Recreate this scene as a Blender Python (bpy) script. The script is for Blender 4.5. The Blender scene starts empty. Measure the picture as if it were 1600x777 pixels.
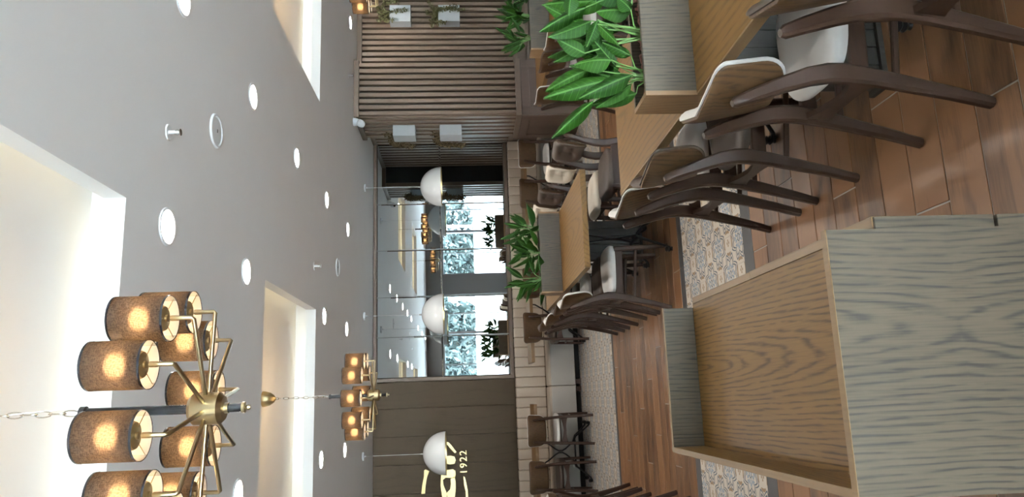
import bpy, bmesh, math, random
from mathutils import Vector, Matrix

random.seed(7)
SC = bpy.context.scene
COL = SC.collection
PI = math.pi

# ------------------------------------------------------------------ camera
cam_d = bpy.data.cameras.new('camera')
cam = bpy.data.objects.new('camera', cam_d)
COL.objects.link(cam)
SC.camera = cam
YAW, PITCH, ROLL, FPX, EYE = 0.2014648, -0.06404835, 0.02338563, 1142.3, 1.6
fwd = Vector((math.sin(YAW)*math.cos(PITCH), math.cos(YAW)*math.cos(PITCH), math.sin(PITCH)))
rgt0 = Vector((math.cos(YAW), -math.sin(YAW), 0))
dwn0 = fwd.cross(rgt0)
rgt = math.cos(ROLL)*rgt0 + math.sin(ROLL)*dwn0
dwn = -math.sin(ROLL)*rgt0 + math.cos(ROLL)*dwn0
# the phone was held upright and the picture is stored on its side: image right = room down
cam.matrix_world = Matrix(((dwn.x, rgt.x, -fwd.x, 0), (dwn.y, rgt.y, -fwd.y, 0), (dwn.z, rgt.z, -fwd.z, EYE), (0, 0, 0, 1)))
cam_d.sensor_fit = 'HORIZONTAL'
cam_d.sensor_width = 36.0
cam_d.lens = 36.0*FPX/1600.0
cam_d.clip_start = 0.02
cam_d.clip_end = 300

# ------------------------------------------------------------------ world, daylight, exposure
world = bpy.data.worlds.new('sky')
SC.world = world
world.use_nodes = True
wn = world.node_tree
bg = wn.nodes['Background']
bg.inputs[0].default_value = (0.80, 0.91, 1.0, 1)
bg.inputs[1].default_value = 3.6
sun_d = bpy.data.lights.new('sun', 'SUN'); sun_d.energy = 440.0; sun_d.angle = math.radians(1.0); sun_d.color = (0.73, 0.87, 1.0)
sun = bpy.data.objects.new('sun', sun_d); COL.objects.link(sun)
sun.rotation_euler = Vector((-0.2, -0.25, -1.0)).to_track_quat('-Z', 'Y').to_euler()   # stands behind the building, lights the street
for (px0, px1) in ((-4.4, 3.6), (4.3, 7.4)):
    ld = bpy.data.lights.new('window_daylight', 'AREA')
    ld.shape = 'RECTANGLE'; ld.size = px1-px0; ld.size_y = 2.3
    ld.cycles.is_portal = True
    lo = bpy.data.objects.new('window_daylight', ld)
    lo.location = ((px0+px1)/2, -3.62, 1.28)
    lo.rotation_euler = (PI/2, 0, 0)
    COL.objects.link(lo)
SC.view_settings.view_transform = 'Standard'
SC.view_settings.look = 'None'
SC.view_settings.gamma = 1.0
SC.view_settings.use_curve_mapping = False
SC.view_settings.exposure = 0.70

# ------------------------------------------------------------------ materials
def new_mat(name):
    m = bpy.data.materials.new(name); m.use_nodes = True
    nt = m.node_tree
    return m, nt, nt.nodes['Principled BSDF']

def N(nt, kind, **kw):
    n = nt.nodes.new(kind)
    for k, v in kw.items():
        if k.startswith('i_'):
            key = k[2:]
            n.inputs[int(key) if key.isdigit() else key].default_value = v
        else:
            setattr(n, k, v)
    return n

def M(nt, op, a, b=None, c=None, clamp=False):
    n = nt.nodes.new('ShaderNodeMath'); n.operation = op; n.use_clamp = clamp
    for i, x in enumerate((a, b, c)):
        if x is None: continue
        if hasattr(x, 'default_value') and not isinstance(x, (int, float)): nt.links.new(x, n.inputs[i])
        else: n.inputs[i].default_value = x
    return n.outputs[0]

def ramp(nt, fac, stops, interp='LINEAR'):
    n = nt.nodes.new('ShaderNodeValToRGB'); cr = n.color_ramp; cr.interpolation = interp
    while len(cr.elements) < len(stops): cr.elements.new(0.5)
    for e, (p, c) in zip(cr.elements, stops):
        e.position = p; e.color = (c[0], c[1], c[2], 1)
    nt.links.new(fac, n.inputs[0]); return n.outputs[0]

def mixc(nt, fac, a, b, blend='MIX'):
    n = nt.nodes.new('ShaderNodeMix'); n.data_type = 'RGBA'; n.blend_type = blend
    for idx, x in ((0, fac), (6, a), (7, b)):
        if isinstance(x, tuple): n.inputs[idx].default_value = (x[0], x[1], x[2], 1)
        elif isinstance(x, (int, float)): n.inputs[idx].default_value = x
        else: nt.links.new(x, n.inputs[idx])
    return n.outputs[2]

KD = 0.76      # overall reflectance of the furnishings
UNDIMMED = ('white ceiling paint', 'pale paving', 'tree leaves', 'white street wall', 'white plastic', 'white enamel', 'mirror silvering')
def plain(name, col, rough=0.5, metal=0.0, spec=0.5, noise=0.0, nscale=20, bump=0.0, bscale=200, sheen=0.0):
    if name not in UNDIMMED and metal == 0: col = tuple(x*KD for x in col)
    m, nt, p = new_mat(name)
    p.inputs['Base Color'].default_value = (*col, 1)
    p.inputs['Roughness'].default_value = rough
    p.inputs['Metallic'].default_value = metal
    p.inputs['Specular IOR Level'].default_value = spec
    if sheen: p.inputs['Sheen Weight'].default_value = sheen
    tc = nt.nodes.new('ShaderNodeTexCoord')
    if noise:
        n = N(nt, 'ShaderNodeTexNoise', i_Scale=nscale, i_Detail=4.0)
        nt.links.new(tc.outputs['Object'], n.inputs['Vector'])
        c = mixc(nt, n.outputs[0], tuple(x*(1-noise) for x in col), tuple(min(1, x*(1+noise)) for x in col))
        nt.links.new(c, p.inputs['Base Color'])
    if bump:
        n = N(nt, 'ShaderNodeTexNoise', i_Scale=bscale, i_Detail=3.0)
        nt.links.new(tc.outputs['Object'], n.inputs['Vector'])
        b = N(nt, 'ShaderNodeBump', i_Strength=bump, i_Distance=0.003)
        nt.links.new(n.outputs[0], b.inputs['Height']); nt.links.new(b.outputs[0], p.inputs['Normal'])
    return m

def wood(name, light, dark, grain='Y', freq=180.0, ring=(0.0, 0.0), tilt=0.12, lines=0.55, fibre=0.3, rough=0.5, spec=0.4, patch=0.15, bump=0.15, centre=0.0, wob=1.0):
    """wood cut from growth rings: cathedral grain comes from slicing tilted rings"""
    light = tuple(x*KD for x in light); dark = tuple(x*KD for x in dark)
    m, nt, p = new_mat(name)
    tc = nt.nodes.new('ShaderNodeTexCoord')
    oi = nt.nodes.new('ShaderNodeObjectInfo')
    sep = nt.nodes.new('ShaderNodeSeparateXYZ'); nt.links.new(tc.outputs['Object'], sep.inputs[0])
    ax = {'X': 0, 'Y': 1, 'Z': 2}[grain]
    oth = [i for i in range(3) if i != ax]
    rnd = oi.outputs['Random']
    g = M(nt, 'ADD', sep.outputs[ax], M(nt, 'MULTIPLY', rnd, 7.3))
    a = M(nt, 'SUBTRACT', sep.outputs[oth[0]], ring[0]); b = M(nt, 'SUBTRACT', sep.outputs[oth[1]], ring[1])
    comb = nt.nodes.new('ShaderNodeCombineXYZ')
    nt.links.new(M(nt, 'MULTIPLY', g, 0.12), comb.inputs[0]); nt.links.new(a, comb.inputs[1]); nt.links.new(b, comb.inputs[2])
    nz = N(nt, 'ShaderNodeTexNoise', i_Scale=7.0, i_Detail=3.0); nt.links.new(comb.outputs[0], nz.inputs['Vector'])
    w = M(nt, 'MULTIPLY', M(nt, 'SUBTRACT', nz.outputs[0], 0.5), 0.010*wob)
    gt = M(nt, 'MULTIPLY', M(nt, 'SUBTRACT', M(nt, 'PINGPONG', M(nt, 'SUBTRACT', g, centre), 1.1), 0.0), tilt)
    bb = M(nt, 'ADD', b, gt)
    r = M(nt, 'SQRT', M(nt, 'ADD', M(nt, 'MULTIPLY', a, a), M(nt, 'MULTIPLY', bb, bb)))
    nz2 = N(nt, 'ShaderNodeTexNoise', i_Scale=34.0, i_Detail=2.0); nt.links.new(comb.outputs[0], nz2.inputs['Vector'])
    r = M(nt, 'ADD', M(nt, 'ADD', r, w), M(nt, 'MULTIPLY', nz2.outputs[0], 0.010*wob))
    s = M(nt, 'SINE', M(nt, 'MULTIPLY', r, freq))
    band = M(nt, 'POWER', M(nt, 'MULTIPLY_ADD', s, 0.5, 0.5), 3.0)
    # short dark pores drawn out along the grain
    comb2 = nt.nodes.new('ShaderNodeCombineXYZ')
    nt.links.new(M(nt, 'MULTIPLY', g, 0.035), comb2.inputs[0]); nt.links.new(a, comb2.inputs[1]); nt.links.new(b, comb2.inputs[2])
    nf = N(nt, 'ShaderNodeTexNoise', i_Scale=230.0, i_Detail=2.0); nt.links.new(comb2.outputs[0], nf.inputs['Vector'])
    pores = M(nt, 'SUBTRACT', nf.outputs[0], 0.5)
    np_ = N(nt, 'ShaderNodeTexNoise', i_Scale=9.0, i_Detail=4.0); nt.links.new(comb.outputs[0], np_.inputs['Vector'])
    comb3 = nt.nodes.new('ShaderNodeCombineXYZ')
    nt.links.new(M(nt, 'MULTIPLY', g, 0.16), comb3.inputs[0]); nt.links.new(a, comb3.inputs[1]); nt.links.new(b, comb3.inputs[2])
    nb = N(nt, 'ShaderNodeTexNoise', i_Scale=85.0, i_Detail=2.0); nt.links.new(comb3.outputs[0], nb.inputs['Vector'])
    brk = M(nt, 'MULTIPLY', M(nt, 'SUBTRACT', nb.outputs[0], 0.30), 4.0, clamp=True)
    band = M(nt, 'MULTIPLY', band, brk)
    fac = M(nt, 'ADD', M(nt, 'MULTIPLY', band, lines), M(nt, 'MULTIPLY', pores, fibre*2.0))
    fac = M(nt, 'ADD', fac, M(nt, 'MULTIPLY', M(nt, 'SUBTRACT', np_.outputs[0], 0.5), patch*2.0))
    fac = M(nt, 'ADD', fac, M(nt, 'MULTIPLY', M(nt, 'SUBTRACT', rnd, 0.5), patch*0.6), clamp=True)
    c = ramp(nt, fac, ((0.0, light), (0.45, tuple(0.55*l+0.45*d for l, d in zip(light, dark))), (1.0, dark)))
    nt.links.new(c, p.inputs['Base Color'])
    p.inputs['Roughness'].default_value = rough
    p.inputs['Specular IOR Level'].default_value = spec
    if bump:
        bn = N(nt, 'ShaderNodeBump', i_Strength=bump, i_Distance=0.002)
        nt.links.new(M(nt, 'MULTIPLY', fac, -1.0), bn.inputs['Height']); nt.links.new(bn.outputs[0], p.inputs['Normal'])
    return m

def emit(name, col, strength):
    m, nt, p = new_mat(name)
    p.inputs['Base Color'].default_value = (0.8, 0.8, 0.8, 1)
    p.inputs['Emission Color'].default_value = (*col, 1)
    p.inputs['Emission Strength'].default_value = strength
    return m

OAK_L, OAK_D = (0.235, 0.124, 0.036), (0.105, 0.052, 0.018)
GREY_L, GREY_D = (0.118, 0.092, 0.064), (0.044, 0.038, 0.031)
MAT = {}
MAT['oak_y'] = wood('oak veneer along y', OAK_L, OAK_D, 'Y', 210, (0.0, -0.03), 0.10, 0.6, 0.3, 0.45, 0.22)
MAT['oak_tray'] = wood('oak veneer of the counter', (0.190, 0.099, 0.027), (0.055, 0.025, 0.007), 'Y', 470, (0.02, 0.02), 0.085, 0.85, 0.4, 0.45, 0.2, 0.16, 0.12, 0.9, 1.5)
MAT['oak_x'] = wood('oak veneer along x', OAK_L, OAK_D, 'X', 210, (0.0, -0.05), 0.10, 0.45, 0.3, 0.45, 0.4)
MAT['oak_z'] = wood('oak veneer upright', (0.30, 0.17, 0.075), (0.15, 0.08, 0.034), 'Z', 240, (0.0, 0.0), 0.12, 0.5, 0.3, 0.45, 0.4)
MAT['oak_edge'] = wood('solid oak edging', (0.22, 0.127, 0.050), (0.13, 0.072, 0.028), 'Y', 300, (0.05, 0.05), 0.02, 0.3, 0.3, 0.45, 0.4)
MAT['grey_z'] = wood('grey oak upright', GREY_L, GREY_D, 'Z', 470, (0.06, 0.03), 0.10, 0.85, 0.75, 0.42, 0.2, 0.24, 0.2, 0.35, 1.9)
MAT['grey_x'] = wood('grey oak along x', GREY_L, GREY_D, 'X', 260, (0.0, 0.02), 0.10, 0.5, 0.4, 0.42, 0.4)
MAT['grey_dark'] = wood('dark grey oak', (0.055, 0.047, 0.039), (0.028, 0.024, 0.020), 'Z', 240, (0.05, 0.1), 0.10, 0.4, 0.35, 0.5, 0.3)
MAT['walnut'] = wood('dark stained chair wood', (0.058, 0.029, 0.018), (0.026, 0.013, 0.009), 'Z', 150, (0.0, 0.05), 0.1, 0.3, 0.3, 0.42, 0.28, 0.12, 0.05)
MAT['walnut_x'] = wood('dark stained rail wood', (0.058, 0.029, 0.018), (0.026, 0.013, 0.009), 'X', 150, (0.0, 0.05), 0.1, 0.3, 0.3, 0.42, 0.28, 0.12, 0.05)
MAT['veneer'] = wood('chair back veneer', (0.115, 0.061, 0.028), (0.024, 0.012, 0.006), 'Z', 330, (0.04, 0.02), 0.16, 0.7, 0.3, 0.45, 0.25, 0.12, 0.08, 0.3)
MAT['slat'] = wood('slat wood', (0.215, 0.145, 0.100), (0.112, 0.072, 0.048), 'Z', 160, (0.02, 0.05), 0.05, 0.3, 0.35, 0.45, 0.3, 0.14, 0.05)
MAT['wains'] = wood('wainscot wood', (0.155, 0.098, 0.070), (0.095, 0.059, 0.042), 'Z', 120, (0.1, 0.1), 0.08, 0.3, 0.35, 0.5, 0.4, 0.14, 0.05)
MAT['trim'] = wood('trim wood', (0.20, 0.135, 0.092), (0.12, 0.077, 0.052), 'X', 200, (0.0, 0.0), 0.08, 0.4, 0.4, 0.5, 0.4)
MAT['panel'] = wood('dark wall veneer', (0.075, 0.046, 0.023), (0.034, 0.021, 0.010), 'Z', 90, (0.12, 0.2), 0.10, 0.35, 0.3, 0.6, 0.15, 0.4, 0.05)
MAT['plank'] = wood('wood look floor tile', (0.285, 0.138, 0.062), (0.068, 0.032, 0.017), 'X', 120, (0.05, 0.04), 0.25, 0.3, 0.4, 0.34, 0.5, 1.25, 0.05, 0.2, 2.2)
MAT['grout'] = plain('grey grout', (0.50, 0.47, 0.44), 0.9)
MAT['border'] = plain('charcoal border tile', (0.085, 0.080, 0.078), 0.5, noise=0.2, nscale=15)
MAT['ceil'] = plain('white ceiling paint', (0.90, 0.90, 0.90), 0.75, spec=0.2, noise=0.02, nscale=3)
MAT['wallp'] = plain('light wall paint', (0.66, 0.65, 0.63), 0.8)
MAT['dark'] = plain('black recess', (0.012, 0.011, 0.010), 0.8)
MAT['white_up'] = plain('off white leatherette', (0.95, 0.91, 0.87), 0.5, bump=0.08, bscale=400)
MAT['cream_up'] = plain('cream leatherette', (0.82, 0.72, 0.59), 0.5, bump=0.08, bscale=400)
MAT['brown_up'] = plain('taupe leatherette', (0.090, 0.060, 0.043), 0.5, bump=0.08, bscale=400)
MAT['bench_up'] = plain('beige leatherette', (0.60, 0.49, 0.385), 0.55, bump=0.06, bscale=300)
MAT['bench_front'] = plain('pale leatherette', (0.56, 0.52, 0.47), 0.55, bump=0.06, bscale=300)
MAT['iron'] = plain('black cast iron', (0.008, 0.008, 0.009), 0.35, spec=0.3)
MAT['brass'] = plain('antique brass', (0.40, 0.32, 0.185), 0.33, metal=1.0)
MAT['gold'] = plain('polished gold', (0.40, 0.295, 0.140), 0.3, metal=1.0)
MAT['blackm'] = plain('black lacquer', (0.014, 0.014, 0.016), 0.25, spec=0.6)
MAT['chrome'] = plain('nickel chain', (0.62, 0.60, 0.56), 0.25, metal=1.0)
MAT['opal'] = plain('white enamel', (0.76, 0.75, 0.73), 0.16, spec=0.6)
MAT['white_pl'] = plain('white plastic', (0.78, 0.79, 0.80), 0.4)
MAT['grille'] = plain('pale speaker grille', (0.98, 1.0, 1.0), 0.6)
MAT['concrete'] = plain('grey cement planter', (0.52, 0.54, 0.55), 0.65, noise=0.08, nscale=12)
MAT['bark'] = plain('red bark chips', (0.20, 0.075, 0.05), 0.8, noise=0.5, nscale=60)
MAT['leaf'] = None
MAT['alu'] = plain('white window frame', (0.55, 0.57, 0.60), 0.4)
MAT['column'] = plain('grey column plaster', (0.30, 0.30, 0.30), 0.8)
MAT['paving'] = plain('pale paving', (0.75, 0.74, 0.70), 0.9, noise=0.1, nscale=2)
MAT['trunk'] = plain('tree bark', (0.16, 0.12, 0.09), 0.9, noise=0.3, nscale=20)
MAT['foliage'] = plain('tree leaves', (0.010, 0.020, 0.018), 0.7, noise=0.5, nscale=2)
MAT['dry'] = plain('dry fern leaves', (0.135, 0.085, 0.030), 0.8, noise=0.6, nscale=30)
MAT['dry_g'] = plain('olive fern leaves', (0.10, 0.095, 0.028), 0.8, noise=0.6, nscale=30)
MAT['led'] = emit('warm led strip', (1.0, 0.82, 0.48), 2.0)
MAT['lamp'] = emit('warm downlight lens', (1.0, 0.95, 0.88), 135.0)
MAT['bulb'] = emit('warm bulb', (1.0, 0.72, 0.42), 60.0)
MAT['lampin'] = emit('pendant bulb', (1.0, 0.72, 0.40), 3.0)

def leaf_mat():
    m, nt, p = new_mat('glossy green leaf')
    tc = nt.nodes.new('ShaderNodeTexCoord'); oi = nt.nodes.new('ShaderNodeObjectInfo')
    sep = nt.nodes.new('ShaderNodeSeparateXYZ'); nt.links.new(tc.outputs['Object'], sep.inputs[0])
    ay = M(nt, 'ABSOLUTE', sep.outputs[1])
    rib = M(nt, 'LESS_THAN', ay, 0.035)
    vein = M(nt, 'GREATER_THAN', M(nt, 'SINE', M(nt, 'MULTIPLY', M(nt, 'SUBTRACT', sep.outputs[0], M(nt, 'MULTIPLY', ay, 0.28)), 58.0)), 0.965)
    base = mixc(nt, oi.outputs['Random'], (0.005, 0.020, 0.0025), (0.015, 0.050, 0.004))
    nz = N(nt, 'ShaderNodeTexNoise', i_Scale=6.0); nt.links.new(tc.outputs['Object'], nz.inputs['Vector'])
    base = mixc(nt, M(nt, 'MULTIPLY', nz.outputs[0], 0.5), base, (0.013, 0.045, 0.003))
    c = mixc(nt, M(nt, 'MULTIPLY', M(nt, 'MAXIMUM', M(nt, 'MULTIPLY', rib, 0.8), M(nt, 'MULTIPLY', vein, 0.45)), 0.7), base, (0.075, 0.155, 0.045))
    nt.links.new(c, p.inputs['Base Color'])
    p.inputs['Roughness'].default_value = 0.5; p.inputs['Specular IOR Level'].default_value = 0.08
    return m
MAT['leaf'] = leaf_mat()
MAT['stem'] = plain('pale green stem', (0.16, 0.30, 0.08), 0.5)

def shade_mat(name, dcol, tcol, fwd_fac, diff_fac, rough, weave):
    m, nt, p = new_mat(name)
    out = nt.nodes['Material Output']
    nt.nodes.remove(p)
    d = N(nt, 'ShaderNodeBsdfDiffuse'); d.inputs[0].default_value = (*dcol, 1)
    t = N(nt, 'ShaderNodeBsdfTranslucent'); t.inputs[0].default_value = (*tcol, 1)
    r = N(nt, 'ShaderNodeBsdfRefraction'); r.inputs['Color'].default_value = (*tcol, 1); r.inputs['Roughness'].default_value = rough; r.inputs['IOR'].default_value = 1.25
    if weave:
        tc = nt.nodes.new('ShaderNodeTexCoord')
        fs = []
        for sc in ((1, 1, 7), (7, 7, 1)):
            mp = N(nt, 'ShaderNodeMapping'); mp.inputs['Scale'].default_value = sc
            nt.links.new(tc.outputs['Object'], mp.inputs[0])
            n1 = N(nt, 'ShaderNodeTexNoise', i_Scale=110.0, i_Detail=2.0); nt.links.new(mp.outputs[0], n1.inputs['Vector'])
            fs.append(M(nt, 'MULTIPLY_ADD', n1.outputs[0], 2.2, -0.6, clamp=True))
        f = M(nt, 'MULTIPLY', fs[0], fs[1])
        c = mixc(nt, M(nt, 'MULTIPLY', f, 2.6, clamp=True), tuple(x*0.45 for x in tcol), tuple(min(1, x*1.5) for x in tcol))
        nt.links.new(c, t.inputs[0]); nt.links.new(c, r.inputs[0])
        c2 = mixc(nt, M(nt, 'MULTIPLY', f, 2.6, clamp=True), tuple(x*0.6 for x in dcol), tuple(min(1, x*1.4) for x in dcol))
        nt.links.new(c2, d.inputs[0])
    mx = N(nt, 'ShaderNodeMixShader'); mx.inputs[0].default_value = fwd_fac
    nt.links.new(t.outputs[0], mx.inputs[1]); nt.links.new(r.outputs[0], mx.inputs[2])
    m2 = N(nt, 'ShaderNodeMixShader'); m2.inputs[0].default_value = diff_fac
    nt.links.new(mx.outputs[0], m2.inputs[1]); nt.links.new(d.outputs[0], m2.inputs[2])
    nt.links.new(m2.outputs[0], out.inputs[0])
    return m
MAT['shade'] = shade_mat('brown linen shade', (0.034, 0.027, 0.023), (0.11, 0.080, 0.056), 0.7, 0.45, 0.55, True)
MAT['lining'] = shade_mat('white shade lining', (0.70, 0.66, 0.60), (0.80, 0.76, 0.70), 0.7, 0.35, 0.55, False)

def glass_mat():
    m, nt, p = new_mat('window glass')
    out = nt.nodes['Material Output']; nt.nodes.remove(p)
    t = N(nt, 'ShaderNodeBsdfTransparent'); t.inputs[0].default_value = (0.95, 0.97, 0.97, 1)
    g = N(nt, 'ShaderNodeBsdfGlossy'); g.inputs['Roughness'].default_value = 0.02
    f = N(nt, 'ShaderNodeFresnel'); f.inputs[0].default_value = 1.45
    mx = N(nt, 'ShaderNodeMixShader')
    nt.links.new(f.outputs[0], mx.inputs[0]); nt.links.new(t.outputs[0], mx.inputs[1]); nt.links.new(g.outputs[0], mx.inputs[2])
    nt.links.new(mx.outputs[0], out.inputs[0])
    return m
MAT['glass'] = glass_mat()
MAT['mirror'] = plain('mirror silvering', (0.75, 0.82, 0.85), 0.01, metal=1.0)

TP = 0.1933   # pitch of the printed tiles
TX0, TY0 = 0.875, 4.453
def tile_mat():
    m, nt, p = new_mat('printed encaustic tile')
    geo = nt.nodes.new('ShaderNodeNewGeometry')
    sep = nt.nodes.new('ShaderNodeSeparateXYZ'); nt.links.new(geo.outputs['Position'], sep.inputs[0])
    a = M(nt, 'MULTIPLY', M(nt, 'SUBTRACT', sep.outputs[0], TX0), 1/TP)
    b = M(nt, 'MULTIPLY', M(nt, 'SUBTRACT', sep.outputs[1], TY0), 1/TP*1.095)
    def lattice(off):
        u = M(nt, 'MULTIPLY', M(nt, 'ADD', M(nt, 'ADD', a, off), b), 0.5); v = M(nt, 'MULTIPLY', M(nt, 'SUBTRACT', M(nt, 'ADD', a, off), b), 0.5)
        fu = M(nt, 'SUBTRACT', u, M(nt, 'ROUND', u)); fv = M(nt, 'SUBTRACT', v, M(nt, 'ROUND', v))
        la = M(nt, 'ADD', fu, fv); lb = M(nt, 'SUBTRACT', fu, fv)
        r = M(nt, 'SQRT', M(nt, 'ADD', M(nt, 'MULTIPLY', la, la), M(nt, 'MULTIPLY', lb, lb)))
        th = M(nt, 'ARCTAN2', lb, la)
        return r, th
    r, th = lattice(0.0)
    c8 = M(nt, 'COSINE', M(nt, 'MULTIPLY', th, 8.0))
    tri = M(nt, 'PINGPONG', M(nt, 'MULTIPLY', th, 8.0/PI), 1.0)       # 8-point star edge
    R = M(nt, 'MULTIPLY_ADD', tri, 0.17, 0.40)
    q = M(nt, 'DIVIDE', r, R)
    def bandm(x, c0, w): return M(nt, 'LESS_THAN', M(nt, 'ABSOLUTE', M(nt, 'SUBTRACT', x, c0)), w)
    dark = M(nt, 'MAXIMUM', bandm(q, 1.22, 0.055), M(nt, 'MAXIMUM', bandm(q, 0.98, 0.06), bandm(q, 0.22, 0.04)))
    inner = M(nt, 'LESS_THAN', q, 0.84)
    pet = M(nt, 'GREATER_THAN', M(nt, 'MULTIPLY', c8, M(nt, 'SINE', M(nt, 'MULTIPLY', q, 11.0))), 0.05)
    blue = M(nt, 'MULTIPLY', inner, pet)
    r2, th2 = lattice(1.0)
    c4 = M(nt, 'ABSOLUTE', M(nt, 'COSINE', M(nt, 'MULTIPLY', th2, 2.0)))
    lf = M(nt, 'MULTIPLY', M(nt, 'LESS_THAN', r2, 0.42), M(nt, 'GREATER_THAN', M(nt, 'MULTIPLY', c4, M(nt, 'SINE', M(nt, 'MULTIPLY', r2, 22.0))), 0.45))
    lf = M(nt, 'MULTIPLY', lf, M(nt, 'GREATER_THAN', q, 1.3))
    cream = (0.50, 0.435, 0.36)
    c = mixc(nt, blue, cream, (0.19, 0.24, 0.31))
    c = mixc(nt, lf, c, (0.25, 0.16, 0.085))
    c = mixc(nt, dark, c, (0.065, 0.08, 0.105))
    nt.links.new(c, p.inputs['Base Color'])
    p.inputs['Roughness'].default_value = 0.5
    return m
MAT['tile'] = tile_mat()

# ------------------------------------------------------------------ mesh helpers
class MB:
    def __init__(self): self.v = []; self.f = []
    def add(self, vs, fs):
        o = len(self.v); self.v += [tuple(x) for x in vs]; self.f += [tuple(i+o for i in f) for f in fs]; return self
    def box(self, x0, x1, y0, y1, z0, z1, bev=0.0):
        if x1 < x0: x0, x1 = x1, x0
        if y1 < y0: y0, y1 = y1, y0
        if z1 < z0: z0, z1 = z1, z0
        if bev <= 0:
            vs = [(x0,y0,z0),(x1,y0,z0),(x1,y1,z0),(x0,y1,z0),(x0,y0,z1),(x1,y0,z1),(x1,y1,z1),(x0,y1,z1)]
            return self.add(vs, [(0,3,2,1),(4,5,6,7),(0,1,5,4),(1,2,6,5),(2,3,7,6),(3,0,4,7)])
        b = min(bev, (x1-x0)*0.45, (y1-y0)*0.45, (z1-z0)*0.45)
        bm = bmesh.new()
        bmesh.ops.create_cube(bm, size=1.0)
        for v in bm.verts:
            v.co = Vector(((x0+x1)/2 + v.co.x*(x1-x0), (y0+y1)/2 + v.co.y*(y1-y0), (z0+z1)/2 + v.co.z*(z1-z0)))
        bmesh.ops.bevel(bm, geom=list(bm.edges), offset=b, segments=1 if b < 0.012 else 3, affect='EDGES', profile=0.5)
        bm.verts.index_update()
        self.add([v.co[:] for v in bm.verts], [[v.index for v in f.verts] for f in bm.faces])
        bm.free(); return self
    def loft(self, rings, cap=True, closed=False):
        n = len(rings[0]); vs = [p for r in rings for p in r]; fs = []
        m = len(rings)
        for i in range(m if closed else m-1):
            for j in range(n):
                a, b = i*n+j, i*n+(j+1) % n
                c, d = ((i+1) % m)*n+(j+1) % n, ((i+1) % m)*n+j
                fs.append((a, b, c, d))
        if cap and not closed:
            fs.append(tuple(range(n-1, -1, -1))); fs.append(tuple((m-1)*n+j for j in range(n)))
        return self.add(vs, fs)
    def tube(self, pts, r, n=8, cap=True, closed=False):
        pts = [Vector(p) for p in pts]; rs = r if isinstance(r, (list, tuple)) else [r]*len(pts)
        rings = []; up = None
        m = len(pts)
        for i, p in enumerate(pts):
            if closed: t = (pts[(i+1) % m]-pts[i-1])
            else: t = (pts[min(i+1, m-1)]-pts[max(i-1, 0)])
            t.normalize()
            if up is None:
                up = Vector((0, 0, 1)) if abs(t.z) < 0.9 else Vector((1, 0, 0))
            s = t.cross(up); s.normalize(); up = s.cross(t); up.normalize()
            rings.append([p + rs[i]*(math.cos(2*PI*k/n)*s + math.sin(2*PI*k/n)*up) for k in range(n)])
        return self.loft(rings, cap, closed)
    def lathe(self, prof, n=24, c=(0, 0, 0), cap=False):
        rings = [[(c[0]+r*math.cos(2*PI*k/n), c[1]+r*math.sin(2*PI*k/n), c[2]+z) for k in range(n)] for r, z in prof]
        return self.loft(rings, cap)
    def strip(self, path, hd, ht, ch=0.25):
        """bar along path (x,y,z) bending in the xz plane; hd half depth in that plane, ht half thickness in y, chamfered"""
        rings = []
        for i, p in enumerate(path):
            p = Vector(p); t = Vector(path[min(i+1, len(path)-1)])-Vector(path[max(i-1, 0)]); t.y = 0; t.normalize()
            nx = Vector((t.z, 0, -t.x))
            d = hd[i] if isinstance(hd, (list, tuple)) else hd
            h = ht[i] if isinstance(ht, (list, tuple)) else ht
            c = ch*min(d, h)*2
            pr = [(d, h-c), (d-c, h), (-d+c, h), (-d, h-c), (-d, -h+c), (-d+c, -h), (d-c, -h), (d, -h+c)]
            rings.append([p + nx*a + Vector((0, b, 0)) for a, b in pr])
        return self.loft(rings)
    def prism(self, poly, y0, y1):
        """polygon in xz extruded along y"""
        n = len(poly)
        vs = [(x, y0, z) for x, z in poly] + [(x, y1, z) for x, z in poly]
        fs = [tuple(range(n)), tuple(range(2*n-1, n-1, -1))] + [(i, n+i, n+(i+1) % n, (i+1) % n) for i in range(n)]
        return self.add(vs, fs)
    def pad(self, outline, centre, levels, front, back):
        """closed cushion: outline of (u,v) shrunk toward centre by levels; front/back map (u,v,r)->xyz"""
        n = len(outline); cu, cv = centre
        rings = [[(cu+(u-cu)*r, cv+(v-cv)*r) for u, v in outline] for r in levels]
        allr = []
        for r, ring in zip(reversed(levels), reversed(rings)): allr.append([back(u, v, r) for u, v in ring])
        for r, ring in zip(levels, rings): allr.append([front(u, v, r) for u, v in ring])
        return self.loft(allr)
    def mesh(self, name, mats, smooth=None):
        me = bpy.data.meshes.new(name); me.from_pydata(self.v, [], self.f); me.update()
        bm = bmesh.new(); bm.from_mesh(me); bmesh.ops.recalc_face_normals(bm, faces=bm.faces); bm.to_mesh(me); bm.free()
        for m in (mats if isinstance(mats, list) else [mats]): me.materials.append(m)
        if smooth is not None:
            me.polygons.foreach_set('use_smooth', [True]*len(me.polygons)); me.set_sharp_from_angle(angle=math.radians(smooth))
        return me
    def build(self, name, mats, parent=None, loc=(0, 0, 0), smooth=None):
        c = [(min(p[k] for p in self.v)+max(p[k] for p in self.v))/2 for k in range(3)]
        self.v = [(p[0]-c[0], p[1]-c[1], p[2]-c[2]) for p in self.v]
        return link(name, self.mesh(name, mats, smooth), parent, (loc[0]+c[0], loc[1]+c[1], loc[2]+c[2]))

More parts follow.
